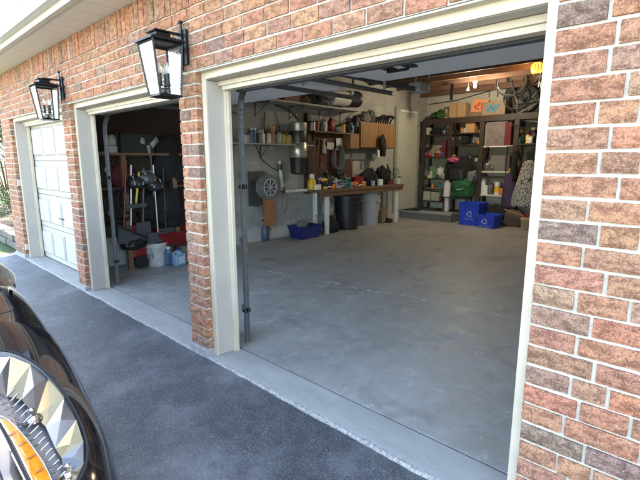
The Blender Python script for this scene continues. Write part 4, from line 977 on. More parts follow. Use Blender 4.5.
# goods on shelves: (u, shelf z, size, material, kind, label)
goods = [
 (427.5, 2.33, (.14, .2, .20), DIRTYW, 'b', 'grimy white box on the uppermost left shelf of the shelving'),
 (436, 2.33, (.34, .25, .18), CLOTHK, 'l', 'black cloth heap on the uppermost left shelf of the shelving'),
 (444, 2.33, (.16, .2, .12), M('blue_grey_plastic', (.12, .16, .20), .5), 'l', 'blue-grey pouch at the right end of the uppermost left shelf'),
 (427, 1.70, (.22, .25, .30), BLACKP, 'b', 'black box at the left end of the second left shelf'),
 (434, 1.70, (.28, .25, .27), M('brown_grey_bag', (.22, .19, .15), .8), 'l', 'tan lumpy bag on the second left shelf'),
 (440, 1.70, (.2, .22, .22), CARD, 'l', 'brown paper sack beside the tan lumpy bag'),
 (446, 1.70, (.1, .3, .46), MAROON, 'b', 'tall thin dark red binder at the right end of the second left shelf'),
 (427, 1.10, (.26, .26, .22), CLOTHG, 'l', 'dark grey bundle at the left end of the third left shelf'),
 (435, 1.10, (.20, .2, .34), M('muted_green', (.10, .20, .12), .6), 'b', 'muted green canister box on the third left shelf'),
 (441, 1.10, (.22, .2, .32), M('white_mesh', (.50, .52, .52), .5, var=.4, scale=40), 'l', 'white crumpled plastic on the third left shelf'),
 (437, .80, (.72, .3, .02), CARD, 'b', 'flat sheet of brown card on the fourth left shelf'),
 (430, .46, (.30, .3, .26), M('cream_box', (.42, .40, .34), .7), 'b', 'cream box low in the left bay of the shelving'),
 (440, .46, (.26, .3, .25), M('cream_box2', (.36, .34, .29), .7), 'b', 'greyer box low in the left bay, right of the cream box'),
 (470.5, 2.34, (.26, .25, .30), M('orange_carton', (.46, .26, .11), .8), 'b', 'orange-tan carton high in the second bay of the shelving'),
 (457, 2.34, (.26, .2, .09), CLOTHK, 'l', 'flat black pouch high in the second bay'),
 (465, 2.03, (.24, .25, .38), CLOTHK, 'l', 'humped black bag right of the black tool case with silver latches'),
 (475.5, 2.03, (.22, .2, .20), CLOTHG, 'l', 'small dark bundle at the right end of the second bay'),
 (473, 1.58, (.30, .3, .16), BLACKP, 'b', 'black flat box on the third shelf of the second bay'),
 (486, 1.98, (.12, .2, .56), M('off_white_roll', (.42, .38, .32), .7), 'c', 'off-white upright roll at the left of the third bay'),
 (497, 1.98, (.52, .3, .60), M('dusty_mauve_box', (.19, .155, .16), .75, var=.3, scale=9), 'b', 'large dusty grey-purple box in the top of the third bay'),
 (508.5, 1.98, (.16, .3, .58), MAROON, 'b', 'tall dark maroon box at the right of the third bay'),
 (500.5, 1.33, (.36, .3, .40), M('steel_cabinet_grey', (.20, .19, .18), .45, metal=.3), 'b', 'grey metal cabinet box on the white middle shelf'),
 (509.5, 1.33, (.12, .28, .40), M('dark_steel', (.09, .085, .085), .5), 'b', 'dark box close against the grey metal cabinet box'),
 (486, .72, (.14, .2, .42), WHITEP, 'b', 'white carton at the left of the low third bay'),
 (481.5, .72, (.1, .2, .36), TEAL, 'b', 'teal carton just left of the white carton'),
 (489.5, .72, (.12, .2, .24), PAPER, 'b', 'small white carton in the low third bay'),
 (494, .72, (.14, .2, .30), CLOTHG, 'l', 'grey bundle between the small white cartons and the yellow label tin'),
 (524, 2.02, (.44, .3, .26), CLOTHK, 'l', 'black folded clothes on the upper shelf of the right bay'),
 (533, 2.02, (.26, .3, .34), BLACKP, 'l', 'black bag at the right end of the upper right shelf'),
 (455, 1.58, (.16, .2, .10), M('tan_rag2', (.32, .26, .18), .9), 'l', 'tan rag on the third shelf of the second bay'),
]
for i, (u, zb, s_, m_, kd, lb) in enumerate(goods):
    p = inbay(u, zb, 11.66)
    if kd == 'b': tag(obj('storage_box', MB().obox(p+Vector((0, 0, s_[2]/2)), s_, random.uniform(-.08, .08)), m_, bevel=.008), lb, 'box')
    elif kd == 'c': tag(obj('paper_roll', MB().lathe(p, [(s_[0]/2, 0), (s_[0]/2, s_[2])], 20), m_, smooth=True), lb, 'roll')
    else: lump_thing('soft_bundle', p, s_, m_, lb, 'bundle', 100+i, amp=.4, fr=2)
def tool_case(p, s_, m_, label, rz=0):
    t = thing('tool_case', label, 'tool case', p); sx, sy, sz = s_
    obj('case_body', MB().obox(p+Vector((0, 0, sz*.5)), (sx, sy, sz), rz), m_, t, bevel=.012)
    obj('handle', MB().tube([p+Vector((-sx*.2, -sy*.1, sz)), p+Vector((-sx*.18, -sy*.1, sz+.05)), p+Vector((sx*.18, -sy*.1, sz+.05)), p+Vector((sx*.2, -sy*.1, sz))], .012), BLACKP, t, smooth=True)
    for q in (-.3, .3): obj('latch', MB().obox(p+Vector((sx*q, -sy*.5-.004, sz*.68)), (.045, .014, .06), rz), SILV, t, bevel=.002)
def jar(p, h, r, m_, cm, label, group=None):
    t = thing('jar', label, 'jar', p, group)
    obj('glass_body', MB().lathe(p, [(0, 0), (r, .003), (r, h*.75), (r*.8, h*.84), (r*.8, h*.86)], 18, cap=False), m_, t, smooth=True); obj('lid', MB().lathe(p, [(r*.86, h*.84), (r*.86, h), (0, h)], 18), cm, t, smooth=True)
extra = [(427, .46, .1), ]
cans = []
rc = random.Random(12)
pal = [(RED, 'red'), (BLUE, 'blue'), (YEL, 'yellow'), (GREEN, 'green'), (WHITEP, 'white'), (BLACKP, 'black'), (ORANGE, 'orange'), (TEAL, 'teal'), (GREYP, 'grey'), (MAROON, 'maroon')]
rows_ = [(1.70, [437.5, 442.5], 'second left shelf'), (1.10, [430, 438.5, 444.5], 'third left shelf'), (2.03, [452.8, 478.5], 'second shelf of the second bay'), (1.58, [465, 477], 'third shelf of the second bay'), (1.10, [474, 478], 'lowest shelf of the second bay'), (1.33, [497.2-5.5, 512.5], 'white middle shelf'), (2.02, [519, 530], 'upper right shelf'), (.80, [428, 434, 441], 'flat brown card shelf'), (1.2, [519, 527], 'middle right shelf')]
ci = 0
for zb, us, nm in rows_:
    for k, u in enumerate(us):
        m_, cn = pal[ci % 10]; m2, cn2 = pal[(ci*3+4) % 10]; ci += 1
        h = rc.uniform(.10, .2); r = rc.uniform(.035, .055)
        bottle(inbay(u, zb+(.02 if zb == .80 else 0), 11.535), h, r, m_, m2, f'{"tall" if h > .15 else "short"} {cn} {"bottle" if k % 2 else "can"} with a {cn2} top on the {nm}', 'bottle' if k % 2 else 'can', None, 'bottle' if k % 2 else 'tin', 'round' if k % 2 else 'can')
for u, zb, s_, m_, lb in ((430, 1.70, (.2, .2, .14), RED, 'small red tool case lying low between the black box and the tan bag'), (469, 1.58, (.30, .22, .16), M('navy_case', (.02, .03, .07), .5), 'navy tool case under the black flat box'), (457.5, 2.03, (.34, .24, .24), BLACKP, 'black tool case with silver latches in the second bay'), (492.5, 1.33, (.26, .24, .17), M('olive_case', (.08, .09, .05), .6), 'olive tool case left of the grey metal cabinet box'), (522, 1.2, (.36, .26, .2), RED, 'red tool case in the right bay behind the coats')):
    tool_case(inbay(u, zb, 11.62), s_, m_, lb)
for u, zb, h, m_, cm, lb in ((461, 2.34, .16, M('amber_jar', (.30, .14, .04), .2), RED, 'amber jar with a red lid high in the second bay'), (464, 2.34, .13, GREYP, SILV, 'short grey jar beside the amber jar'), (451.5+3, 1.58, .18, GREEN, YEL, 'green jar with a yellow lid on the third shelf of the second bay'), (443, .46+.002, .14, RED, BLACKP, 'small red jar in front of the greyer low box'), (432, 1.10, .2, M('clear_jar', (.35, .38, .36), .15), SILV, 'clear jar left of the muted green canister'), (488.5, 1.33, .2, M('blue_jar', (.05, .12, .3), .3), WHITEP, 'blue jar at the left end of the white middle shelf'), (504, .72, .22, ORANGE, BLACKP, 'orange jar at the right of the yellow label tin'), (527, 2.02+.001, .24, YELP, RED, 'pale yellow jar with a red lid on the upper right shelf'), (447.8, 2.33, .2, TEAL, WHITEP, 'teal jar at the far right of the uppermost left shelf')):
    jar(inbay(u, zb, 11.56), h, .055, m_, cm, lb)
p = inbay(500, .72, 11.60); t = bottle(p, .34, .075, WHITEP, WHITEP, 'white tin with a yellow label in the low third bay', 'can', None, 'can', 'can')
obj('yellow_label', MB().lathe(p, [(.077, .06), (.077, .22)], 20, cap=False), YEL, t, smooth=True)
p = Vector((bx(488, 145, 11.45).x, 11.46, 1.98))
tag(obj('thick_cord', cable([p, p+Vector((-.03, 0, -.2)), p+Vector((-.10, 0, -.42)), p+Vector((-.10, 0, -.62))], .012), BLACKP, smooth=True), 'thick black cord hanging down the left side of the third bay', 'cord')
# black bag, pink cloth, green bag, white tube in front of bay 2
p = Vector((bx(459, 165, 11.3).x, 11.30, .95))
tag(obj('side_table', MB().box((p.x-.34, 11.12, .60), (p.x+.36, 11.46, .63)).box((p.x-.33, 11.13, .216), (p.x-.29, 11.17, .60)).box((p.x+.31, 11.13, .02), (p.x+.35, 11.17, .60)).box((p.x-.33, 11.41, .216), (p.x-.29, 11.45, .60)).box((p.x+.31, 11.41, .02), (p.x+.35, 11.45, .60)), DARKW), 'low dark side table under the green bag', 'table')
lump_thing('green_bag', (bx(462, 190, 11.2).x, 11.25, .632), (.56, .34, .46), GREEN, 'bright green shopping bag with a curved white stroke on it, on the low table', 'bag', 91, amp=.22, fr=2.4, boxy=.62, extra=('white_mark', MB().tube([(bx(456, 187, 11.05).x, 11.065, .85), (bx(459, 187, 11.05).x, 11.055, .845), (bx(463, 187, 11.05).x, 11.06, .875)], .009), PAPER))
lump_thing('black_backpack', (bx(458.5, 170, 11.3).x, 11.36, 1.05), (.64, .34, .64), CLOTHK, 'big black backpack stacked above the green bag', 'bag', 92, amp=.26, fr=2.0, boxy=.7, extra=('front_pocket', MB().lump((bx(458.5, 170, 11.3).x, 11.20, 1.10), (.42, .14, .28), 7, 3, .15, True, 2, 0, .6).tube([(bx(455, 170, 11.2).x, 11.26, 1.62), (bx(456, 170, 11.2).x, 11.22, 1.74), (bx(461, 170, 11.2).x, 11.22, 1.73), (bx(462, 170, 11.2).x, 11.26, 1.60)], .012), BLACKP))
p_ = bx(462, 190, 11.2).x
tag(obj('tote_handles', MB().tube([(p_-.14, 11.16, 1.0), (p_-.10, 11.14, 1.16), (p_+.06, 11.14, 1.15), (p_+.12, 11.16, 1.0)], .010), GREEN, bpy.data.objects['green_bag'], smooth=True), '', '') if False else obj('tote_handle', MB().tube([(p_-.14, 11.16, 1.0), (p_-.10, 11.14, 1.12), (p_+.06, 11.14, 1.11), (p_+.12, 11.16, 1.0)], .010), GREEN, bpy.data.objects['green_bag'], smooth=True)
lump_thing('pink_cloth', (bx(453.5, 160, 11.25).x, 11.28, 1.56), (.32, .22, .13), PINK, 'pink patterned cloth draped over the black backpack', 'cloth', 93, amp=.6, fr=3)
lump_thing('grey_hood', (bx(470.5, 174, 11.3).x, 11.36, 1.05), (.26, .26, .30), CLOTHG, 'grey crumpled cloth right of the black backpack', 'cloth', 94, amp=.4)
p = Vector((bx(446.8, 190, 11.2).x, 11.22, .216))
t = thing('white_bottle', 'tall white rectangular container standing left of the green bag', 'container', p); obj('body', MB().obox(p+Vector((0, 0, .40)), (.16, .12, .80), 0, 0, .03), WHITEP, t, bevel=.015); obj('cap', MB().obox(p+Vector((.01, 0, .83)), (.08, .08, .05)), DIRTYW, t, bevel=.006)
# recycling bins
def rbin(x0, x1, y0, y1, h, label, mark=1):
    c = Vector(((x0+x1)/2, (y0+y1)/2, .005)); t = thing('recycling_bin', label, 'recycling bin', c, 'blue recycling bins on the garage floor')
    sx, sy = x1-x0, y1-y0
    obj('tub', MB().tub(c, (sx*.92, sy*.92), (sx*1.04, sy*1.04), h, .008), BLUE, t, bevel=.005)
    r = MB(); a, b = sx*.52+.012, sy*.52+.012
    r.box(c+Vector((-a, -b, h-.03)), c+Vector((a, -b+.012, h+.004))).box(c+Vector((-a, b-.012, h-.03)), c+Vector((a, b, h+.004))).box(c+Vector((-a, -b+.012, h-.03)), c+Vector((-a+.012, b-.012, h+.004))).box(c+Vector((a-.012, -b+.012, h-.03)), c+Vector((a, b-.012, h+.004)))
    obj('rim', r, BLUE, t, bevel=.003)
    for k in range(5):
        x = -sx*.40+sx*.2*k
        if abs(x) > sx*.25: obj('rib', MB().box((c.x+x-.006, c.y-sy*.505-.002, c.z+.03), (c.x+x+.006, c.y-sy*.46, c.z+h-.04)), BLUE, t)
    # white recycling triangle of arrows and a line of lettering
    yy = lambda z: c.y - sy*.46 - (sy*.06)*(z/h) - .004
    m_ = MB(); zc_ = h*.52; cx = c.x + (.02 if mark == 1 else -.02)
    R_ = .06
    for k in range(3):
        a0 = PI/2 + 2*PI*k/3 + .32; a1 = PI/2 + 2*PI*(k+1)/3 - .42
        P0 = Vector((cx+R_*math.cos(a0), 0, zc_+R_*math.sin(a0))); P1 = Vector((cx+R_*math.cos(a1), 0, zc_+R_*math.sin(a1)))
        d = (P1-P0).normalized(); n_ = Vector((-d.z, 0, d.x))
        pts = [P0+n_*.009, P1+n_*.009, P1+n_*.022, P1+d*.026, P1-n_*.022, P1-n_*.009, P0-n_*.009]
        for q in pts: q.y = yy(q.z)
        m_.add(pts, [tuple(range(7))])
    obj('recycling_mark', m_, PAPER, t)
    cu = bpy.data.curves.new('lettering', 'FONT'); cu.body = 'RECYCLE'; cu.size = .055 if mark == 1 else .07; cu.align_x = 'CENTER'; cu.extrude = .001
    to = bpy.data.objects.new('lettering', cu); COL.objects.link(to); dg = bpy.context.evaluated_depsgraph_get(); me = bpy.data.meshes.new_from_object(to.evaluated_get(dg)); bpy.data.objects.remove(to)
    l = MB(); zt_ = zc_-.145
    l.add([(cx+v.co.x, yy(zt_+v.co.y)-.001, zt_+v.co.y) for v in me.vertices], [tuple(p.vertices) for p in me.polygons])
    obj('lettering', l, PAPER, t)
    return t
rbin(-4.98, -4.47, 10.47, 10.98, .56, 'taller blue recycling bin at the left of the pair, beside the grey step')
rbin(-4.44, -4.02, 10.33, 10.86, .31, 'lower blue recycling bin in front, at the right of the pair', 2)
lump_thing('dark_bag', (-4.25, 11.15, .005), (.6, .5, .50), CLOTHK, 'dark bag on the floor behind the lower blue recycling bin', 'bag', 95)
# purple clothes and patterned coat
rail = thing('clothes_stand', 'dark clothes stand against the right end of the shelving', 'clothes stand', (-3.75, 11.3, 0))
obj('frame', MB().tube([(-4.2, 11.32, .02), (-4.2, 11.32, 1.95), (-3.2, 11.32, 1.95), (-3.2, 11.32, .02)], .015).box((-4.22, 11.1, .005), (-4.18, 11.46, .03)).box((-3.22, 11.1, .005), (-3.18, 11.46, .03)), BLACKM, rail)
def garment(cx, y, z0, z1, w0, w1, mat, name, label, cat, seed, sh=.0, folds=7):
    vs = []; fs = []; n = 28; rows = 22
    for j in range(rows+1):
        q = j/rows; z = z1+(z0-z1)*q; hw = (w1+(w0-w1)*min(1, q*1.3))/2*(1 if q > .06 else .45+.55*q/.06)
        for i in range(n):
            a = 2*PI*i/n; rr = 1+.10*math.sin(folds*a+seed+q*2)*q
            vs.append((cx+sh*q+hw*math.cos(a)*rr, y+.10*math.sin(a)*rr*(.6+.4*q), z))
    for j in range(rows):
        for i in range(n): k = (i+1) % n; fs.append((j*n+i, j*n+k, (j+1)*n+k, (j+1)*n+i))
    fs.append(tuple(range(n))); fs.append(tuple(rows*n+i for i in range(n)))
    t = thing(name, label, cat, (cx, y, z1)); obj('fabric', MB().add(vs, fs), mat, t, smooth='all')
    obj('hanger', MB().tube([(cx-w1*.35, y, z1-.02), (cx, y, z1+.05), (cx+w1*.35, y, z1-.02)], .007).tube([(cx, y, z1+.05), (cx+.02, y, z1+.10), (cx-.02, y, z1+.12)], .005), BLACKM, t)
    return t
garment(bx(509, 190, 11.25).x, 11.27, .42, 1.30, .34, .26, PURPLE, 'purple_coat', 'dark purple coat hanging beside the patterned coat', 'coat', 1)
garment(bx(515, 160, 11.25).x-.02, 11.30, 1.1, 1.85, .16, .14, CLOTHK, 'black_scarf', 'black scarf hanging above the purple coat', 'scarf', 2)
def leopard():
    m, nt, b = newmat('mottled_black_white_cloth'); oc = ocoord(nt)
    v = nt.nodes.new('ShaderNodeTexVoronoi'); v.inputs['Scale'].default_value = 17; v.feature = 'DISTANCE_TO_EDGE'; L(nt, mapping(nt, oc, (1.3, .4, .7), (0, .5, 0)), v.inputs['Vector'])
    n = nz(nt, 26, 3, .6, oc)
    L(nt, ramp(nt, math_(nt, 'ADD', v.outputs['Distance'], math_(nt, 'MULTIPLY', n, .12)), [(.10, (.03, .03, .035)), (.16, (.36, .35, .33))]), b.inputs['Base Color']); b.inputs['Roughness'].default_value = .85; return m
garment(bx(527, 180, 11.05).x, 11.10, .50, 1.62, .52, .26, leopard(), 'patterned_coat', 'long black and white mottled coat hanging at the far right', 'coat', 3, sh=-.08)
garment(bx(533, 150, 11.2).x, 11.28, 1.15, 1.86, .34, .28, CLOTHK, 'black_jacket', 'black jacket hanging behind the patterned coat', 'jacket', 4)
garment(bx(536, 190, 11.25).x+.1, 11.30, .5, 1.6, .3, .3, CLOTHG, 'grey_jacket', 'dark grey jacket right of the patterned coat at the door jamb', 'jacket', 5)
carton((-3.30, 10.98, .005), (.52, .42, .29), .05, 'open cardboard box on the floor by the right edge of the opening', CARD, open_=True)
lump_thing('red_cloth', (-3.36, 10.96, .16), (.44, .34, .22), M('red_black_rag', (.20, .02, .025), .8, col2=(.02, .02, .02), scale=16), 'red and black clothes heaped in the open cardboard box', 'clothes', 96, amp=.5, fr=3)
lump_thing('brown_sack', (-3.85, 11.10, .005), (.5, .36, .42), M('brown_sack', (.11, .075, .05), .9), 'brown sack on the floor left of the open cardboard box', 'sack', 97)
tag(obj('yardstick', MB().tube([(-4.0, 10.85, .44), (-3.35, 10.95, .24)], .012), PINE), 'pale stick poking out over the open cardboard box', 'stick')

# ------------------------------------------------------------------ bicycles hung from the joists
def bicycle(p, rz, rx, framem, label, r=.33):
    """hung upside-down: p = axle point of front wheel"""
    t = thing('bicycle', label, 'bicycle', p, 'bicycles hung from the joists')
    mt = Matrix.Translation(p) @ Matrix.Rotation(rz, 4, 'Z') @ Matrix.Rotation(rx, 4, 'Y')
    def T(x, z, y=0): return mt @ Vector((x, y, z))
    for nm, x in (('wheel', 0), ('wheel', 1.02)):
        wv = MB().tube([T(x+r*math.cos(a), r*math.sin(a)) for a in [2*PI*i/36 for i in range(36)]], .021, 8, closed=True)
        w_ = obj(nm, wv, RUBBER, t, smooth=True)
        s = MB().tube([T(x+(r-.03)*math.cos(a), (r-.03)*math.sin(a)) for a in [2*PI*i/36 for i in range(36)]], .010, 6, closed=True)
        s.tube([T(x, 0, -.05), T(x, 0, .05)], .02)
        for k in range(24):
            a = 2*PI*k/24; s.tube([T(x, 0, .03*(-1)**k), T(x+(r-.03)*math.cos(a+.1), (r-.03)*math.sin(a+.1))], .0022, 4)
        sub('rim', s, DGREY, w_)
    f = MB(); hd, hb, bb, st_ = (.16, -.52), (.12, -.38), (.58, -.02), (.70, -.50)
    for a, b, rr in ((hd, st_, .016), (hb, bb, .019), (st_, bb, .016), (bb, (1.02, 0), .010), (st_, (1.02, 0), .009), (hd, hb, .02)): f.tube([T(*a), T(*b)], rr)
    obj('frame', f, framem, t, smooth=True)
    obj('fork', MB().tube([T(.12, -.38, .05), T(0, 0, .05)], .011).tube([T(.12, -.38, -.05), T(0, 0, -.05)], .011), framem, t, smooth=True)
    obj('handlebar', MB().tube([T(.17, -.55), T(.19, -.64)], .013).tube([T(.10, -.66, -.29), T(.19, -.65, -.1), T(.19, -.65, .1), T(.10, -.66, .29)], .012), framem, t, smooth=True)
    obj('saddle', MB().tube([T(.70, -.50), T(.72, -.62)], .013).obox(T(.74, -.65), (.25, .13, .05), rz), BLACKP, t, bevel=.015)
    obj('crank', MB().tube([T(.58, -.02, .06), T(.58, -.02, -.06)], .012).tube([T(.58, -.02, .06), T(.58, .15, .07)], .010).tube([T(.58, -.02, -.06), T(.58, -.19, -.07)], .010).tube([T(.58+.085*math.cos(a), -.02+.085*math.sin(a), .05) for a in [2*PI*i/20 for i in range(20)]], .006, 5, closed=True), SILV, t)
    return t
p = PY(511.5, 81, 10.6)
bicycle(p, .18, 0, M('black_frame_paint', (.02, .02, .025), .25), 'black bicycle hung upside down, its big wheel left of the amber lamp')
bicycle(Vector((-4.15, 11.55, 3.14)), .05, .18, M('grey_frame_paint', (.20, .20, .20), .35), 'grey framed bicycle hung lower over the right end of the shelving', .31)
hkm = MB()
for x, y in ((p.x, p.y),): hkm.tube([(x, y, 3.43), (x, y, 3.60)], .008)
tag(obj('pegged_panel', MB().box((bx(505, 100, 11.9).x, 11.90, 2.76), (-2.9, 11.944, 3.42)), M('charcoal_panel', (.03, .028, .034), .7)), 'charcoal panel on the back wall behind the grey framed bicycle', 'panel')
wn = MB(); rn = random.Random(5)
for k in range(16):
    x = -4.35+1.3*rn.random(); z = 2.85+.45*rn.random(); pts = [(x, 11.86, z)]
    for q in range(4): x += rn.uniform(-.16, .16); z = max(2.78, min(3.36, z + rn.uniform(-.14, .14))); pts.append((x, 11.86-.03*rn.random(), z))
    wn.tube(pts, .007, 5)
tag(obj('wire_tangle', wn, M('pale_wire', (.45, .45, .45), .4)), 'tangle of pale wire and cable hung on the charcoal panel', 'wire')
p = PY(452.5, 78, 10.2); q = PY(452, 100, 10.2)
tag(obj('hanging_bar', MB().box((p.x-.035, 10.18, q.z), (p.x+.035, 10.22, 3.42)), BLACKM, bevel=.004), 'black bar hanging down in front of the brown carton', 'bar')
cd_ = MB().tube([(-6.75, 11.9, 3.22), (-5.9, 11.9, 3.26), (-5.0, 11.9, 3.42)], .014).tube([bx(489, 97, 11.9), bx(489, 92, 11.9), bx(495, 88, 11.9), bx(498, 92, 11.9), bx(497, 97, 11.9)], .012)
tag(obj('wall_conduit', cd_, DGREY, smooth=True), 'grey conduit running across the top of the cream back wall', 'conduit')

# ------------------------------------------------------------------ second bay: left wall
p = Vector((-6.72, 2.98, 0))
PINED = wood('shade_darkened_pine', (.13, .070, .035), (.22, .13, .07), .8, 'z')  # pine darkened in colour to stand for the shade inside the middle bay
t = thing('wooden_rack', 'raw pine rack of shelves on the wall inside the middle bay', 'rack', (-6.7, 3.2, 0))
for y in (2.74, 3.52, 4.3): obj('post', MB().box((-6.49, y-.035, .005), (-6.42, y+.035, 1.69)), PINED, t, bevel=.003)
obj('shelf_board', MB().box((-6.845, 2.4, 1.69), (-6.42, 4.4, 1.72)), PINED, t); obj('shelf_board', MB().box((-6.845, 2.4, 1.20), (-6.50, 4.4, 1.225)), PINED, t)
obj('back_panel', MB().box((-6.848, 2.25, .45), (-6.847+.004, 4.55, 1.68)), M('dull_board', (.06, .048, .038), .85, var=.2), t)
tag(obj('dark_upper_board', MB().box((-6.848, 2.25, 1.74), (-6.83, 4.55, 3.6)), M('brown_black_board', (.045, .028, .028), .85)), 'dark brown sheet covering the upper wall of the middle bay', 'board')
p = PX(112, 152, -6.6); t = thing('figurine', 'pale skull-shaped ornament at the left of the pine rack top', 'ornament', (p.x, p.y, 1.72))
obj('head', MB().lump((p.x, p.y, 1.82), (.15, .15, .17), 3, 3, .18), DIRTYW, t, smooth='all'); obj('base', MB().obox((p.x, p.y, 1.77), (.11, .12, .10)), DIRTYW, t, bevel=.01)
p = PX(135, 147, -6.6); carton((-6.62, p.y, 1.721), (.26, .50, .28), 0, 'dark green crate on the pine rack top', M('green_black_crate', (.015, .028, .025), .7))
p = PX(150, 145, -6.5); t = thing('fan', 'pale three-lobed fan hung in front of the pine rack', 'fan', p)
fb = MB()
for k in range(3):
    a = 2*PI*k/3+.5; fb.obox(p + Vector((0, .085*math.cos(a), .085*math.sin(a))), (.012, .17, .085), rx=a+.25, rz=.3)
obj('blades', fb, M('pale_teal_plastic', (.34, .40, .40), .4), t, smooth='all'); obj('pole', MB().tube([p, (p.x, p.y, .9)], .014), DGREY, t)
p = PX(171, 165, -6.55); lump_thing('dark_coat', (-6.55, p.y, 1.25), (.32, .62, .72), CLOTHK, 'large black coat bundle at the right of the pine rack', 'coat', 121, amp=.25)
p = PX(124, 172, -6.6); tag(obj('maroon_bag', MB().lump((-6.65, p.y, 1.226), (.26, .34, .36), 122, 3, .25), MAROON, smooth='all'), 'maroon bag on the lower board of the pine rack', 'bag')
for i, (u, v, m_, lb) in enumerate(((136, 182, BLACKP, 'black bicycle helmet hung left in the middle bay'), (148, 178, DGREY, 'dark grey helmet hung between two black ones'), (155, 185, BLACKP, 'black helmet hung lowest in the middle bay'))):
    p = PX(u, v, -6.35); t = thing('helmet', lb, 'helmet', p, 'helmets hung in the middle bay')
    obj('shell', MB().lump(p-Vector((0, 0, .09)), (.22, .27, .19), i, 3, .12), m_, t, smooth='all')
    st_ = MB()
    for q in (-.06, 0, .06): st_.tube([p+Vector((.10, q, -.04)), p+Vector((.05, q, .075)), p+Vector((-.05, q, .10))], .012)
    obj('vents', st_, GREYP, t)
def pole(u0, v0, u1, v1, X, m_, nm, lb, r=.013, head=None):
    a, b = PX(u0, v0, X), PX(u1, v1, X); t = thing(nm, lb, 'garden tool', b); obj('handle', MB().tube([a, b], r), m_, t, smooth=True)
    if head: obj('head', head(b), DGREY, t, bevel=.003)
pole(153, 165, 158, 232, -6.3, GALV, 'broom', 'pale broom handle leaning behind the red wheelbarrow', head=lambda b: MB().obox(b+Vector((0, 0, -.08)), (.05, .34, .16)))
pole(139, 172, 136, 203, -6.3, YEL, 'rake', 'yellow handled rake hung in the middle bay', .016, head=lambda b: MB().obox(b+Vector((0, 0, -.04)), (.04, .3, .06)))
for (a0, a1, m_, lb, hd) in (((126, 160), (124, 226), RED, 'red handled spade hung at the left of the middle bay', (.04, .2, .26)), ((144, 168), (143, 222), PINED, 'brown handled shovel hung behind the helmets', (.04, .22, .28)), ((163, 168), (166, 228), BLACKP, 'black handled hoe leaning beside the black coat', (.04, .26, .07)), ((131, 165), (131, 232), GALV, 'grey metal rod with a fork head left of the yellow handled rake', (.03, .18, .22))):
    pole(a0[0], a0[1], a1[0], a1[1], -6.38, m_, 'garden_tool', lb, .014, head=lambda b, hd=hd: MB().obox(b+Vector((0, 0, -hd[2]/2)), hd))
t = thing('red_machine', 'upright red machine with a black handle standing left of the white pail', 'machine', (-6.5, 2.86, 0))
obj('body', MB().obox((-6.52, 2.88, .42), (.22, .26, .50), 0, .12), RED, t, bevel=.03); obj('handle', MB().tube([(-6.5, 2.78, .6), (-6.46, 2.70, 1.15), (-6.46, 3.0, 1.17), (-6.5, 2.98, .6)], .016), BLACKP, t, smooth=True)
for q in (-.13, .13): obj('wheel', MB().lathe((-6.52+q-.02, 2.88, .10), [(0, 0), (.10, 0), (.10, .04), (0, .04)], 20, 'x'), RUBBER, t)
for i, (u, v, r_) in enumerate(((119, 205, .19), (128, 200, .15))):
    p = PX(u, v, -6.45); hh = MB()
    for k in range(4): hh.tube([p+Vector((.02*k, (r_+.01*k)*math.cos(a), (r_+.01*k)*1.1*math.sin(a))) for a in [2*PI*j/24 for j in range(24)]], .013, 6, closed=True)
    tag(obj('coiled_rope', hh, BLACKP, smooth=True), ['larger black hose coil low on the wall of the middle bay', 'smaller black cord coil right of the larger hose coil'][i], 'coil', 'coils hung in the middle bay')
for i, (u, v, s_, m_, lb) in enumerate(((147, 207, (.2, .3, .36), CLOTHK, 'black boots box under the helmets'), (132, 205, (.2, .2, .12), LBLUE, 'dull blue pouch hung beside the coils'), (168, 205, (.3, .5, .7), CLOTHK, 'black folded chair leaning right of the broom'), (133, 240, (.3, .4, .26), CLOTHK, 'black sack on the floor left of the white pail'))):
    p = PX(u, v, -6.5); lump_thing('dark_gear', (-6.5, p.y, max(.005, p.z-s_[2]/2)), s_, m_, lb, 'bundle', 130+i, amp=.35)
# wheelbarrow
wy = 3.55; wx = -6.54
t = thing('wheelbarrow', 'red wheelbarrow parked behind the white pail in the middle bay', 'wheelbarrow', (wx, wy, 0))
tr = MB(); bo = [(-.20, -.30), (.22, -.22), (.22, .22), (-.20, .30)]; 
def ringz(pts, z): return [(wx+.02+q[1], wy+q[0], z) for q in pts]
b0 = [(-.30, -.20), (.22, -.16), (.22, .16), (-.30, .20)]; t0 = [(-.46, -.33), (.50, -.28), (.50, .28), (-.46, .33)]; ti = [(-.445, -.315), (.485, -.265), (.485, .265), (-.445, .315)]; bi_ = [(-.29, -.19), (.21, -.15), (.21, .15), (-.29, .19)]
vs = ringz(b0, .28) + ringz(t0, .52) + ringz(ti, .52) + ringz(bi_, .29); fs = [(3, 2, 1, 0), (12, 13, 14, 15)]
for k in range(4):
    j = (k+1) % 4; fs += [(k, j, 4+j, 4+k), (4+k, 4+j, 8+j, 8+k), (8+k, 8+j, 12+j, 12+k)]
obj('tray', tr.add(vs, fs), RED, t, bevel=.006)
obj('handle', MB().tube([(wx-.22, wy-1.05, .72), (wx-.2, wy-.3, .32), (wx-.05, wy+.55, .20)], .018), BLACKP, t, smooth=True); obj('handle', MB().tube([(wx+.26, wy-1.05, .72), (wx+.24, wy-.3, .32), (wx+.09, wy+.55, .20)], .018), BLACKP, t, smooth=True)
for s_ in (-1, 1): obj('leg', MB().tube([(wx+.02+s_*.2, wy-.15, .30), (wx+.02+s_*.24, wy-.30, .01), (wx+.02+s_*.2, wy-.45, .36)], .013), BLACKM, t)
w_ = obj('wheel', MB().tube([(wx+.02, wy+.62+.15*math.cos(a), .19+.15*math.sin(a)) for a in [2*PI*i/24 for i in range(24)]], .045, 10, closed=True), RUBBER, t, smooth=True)
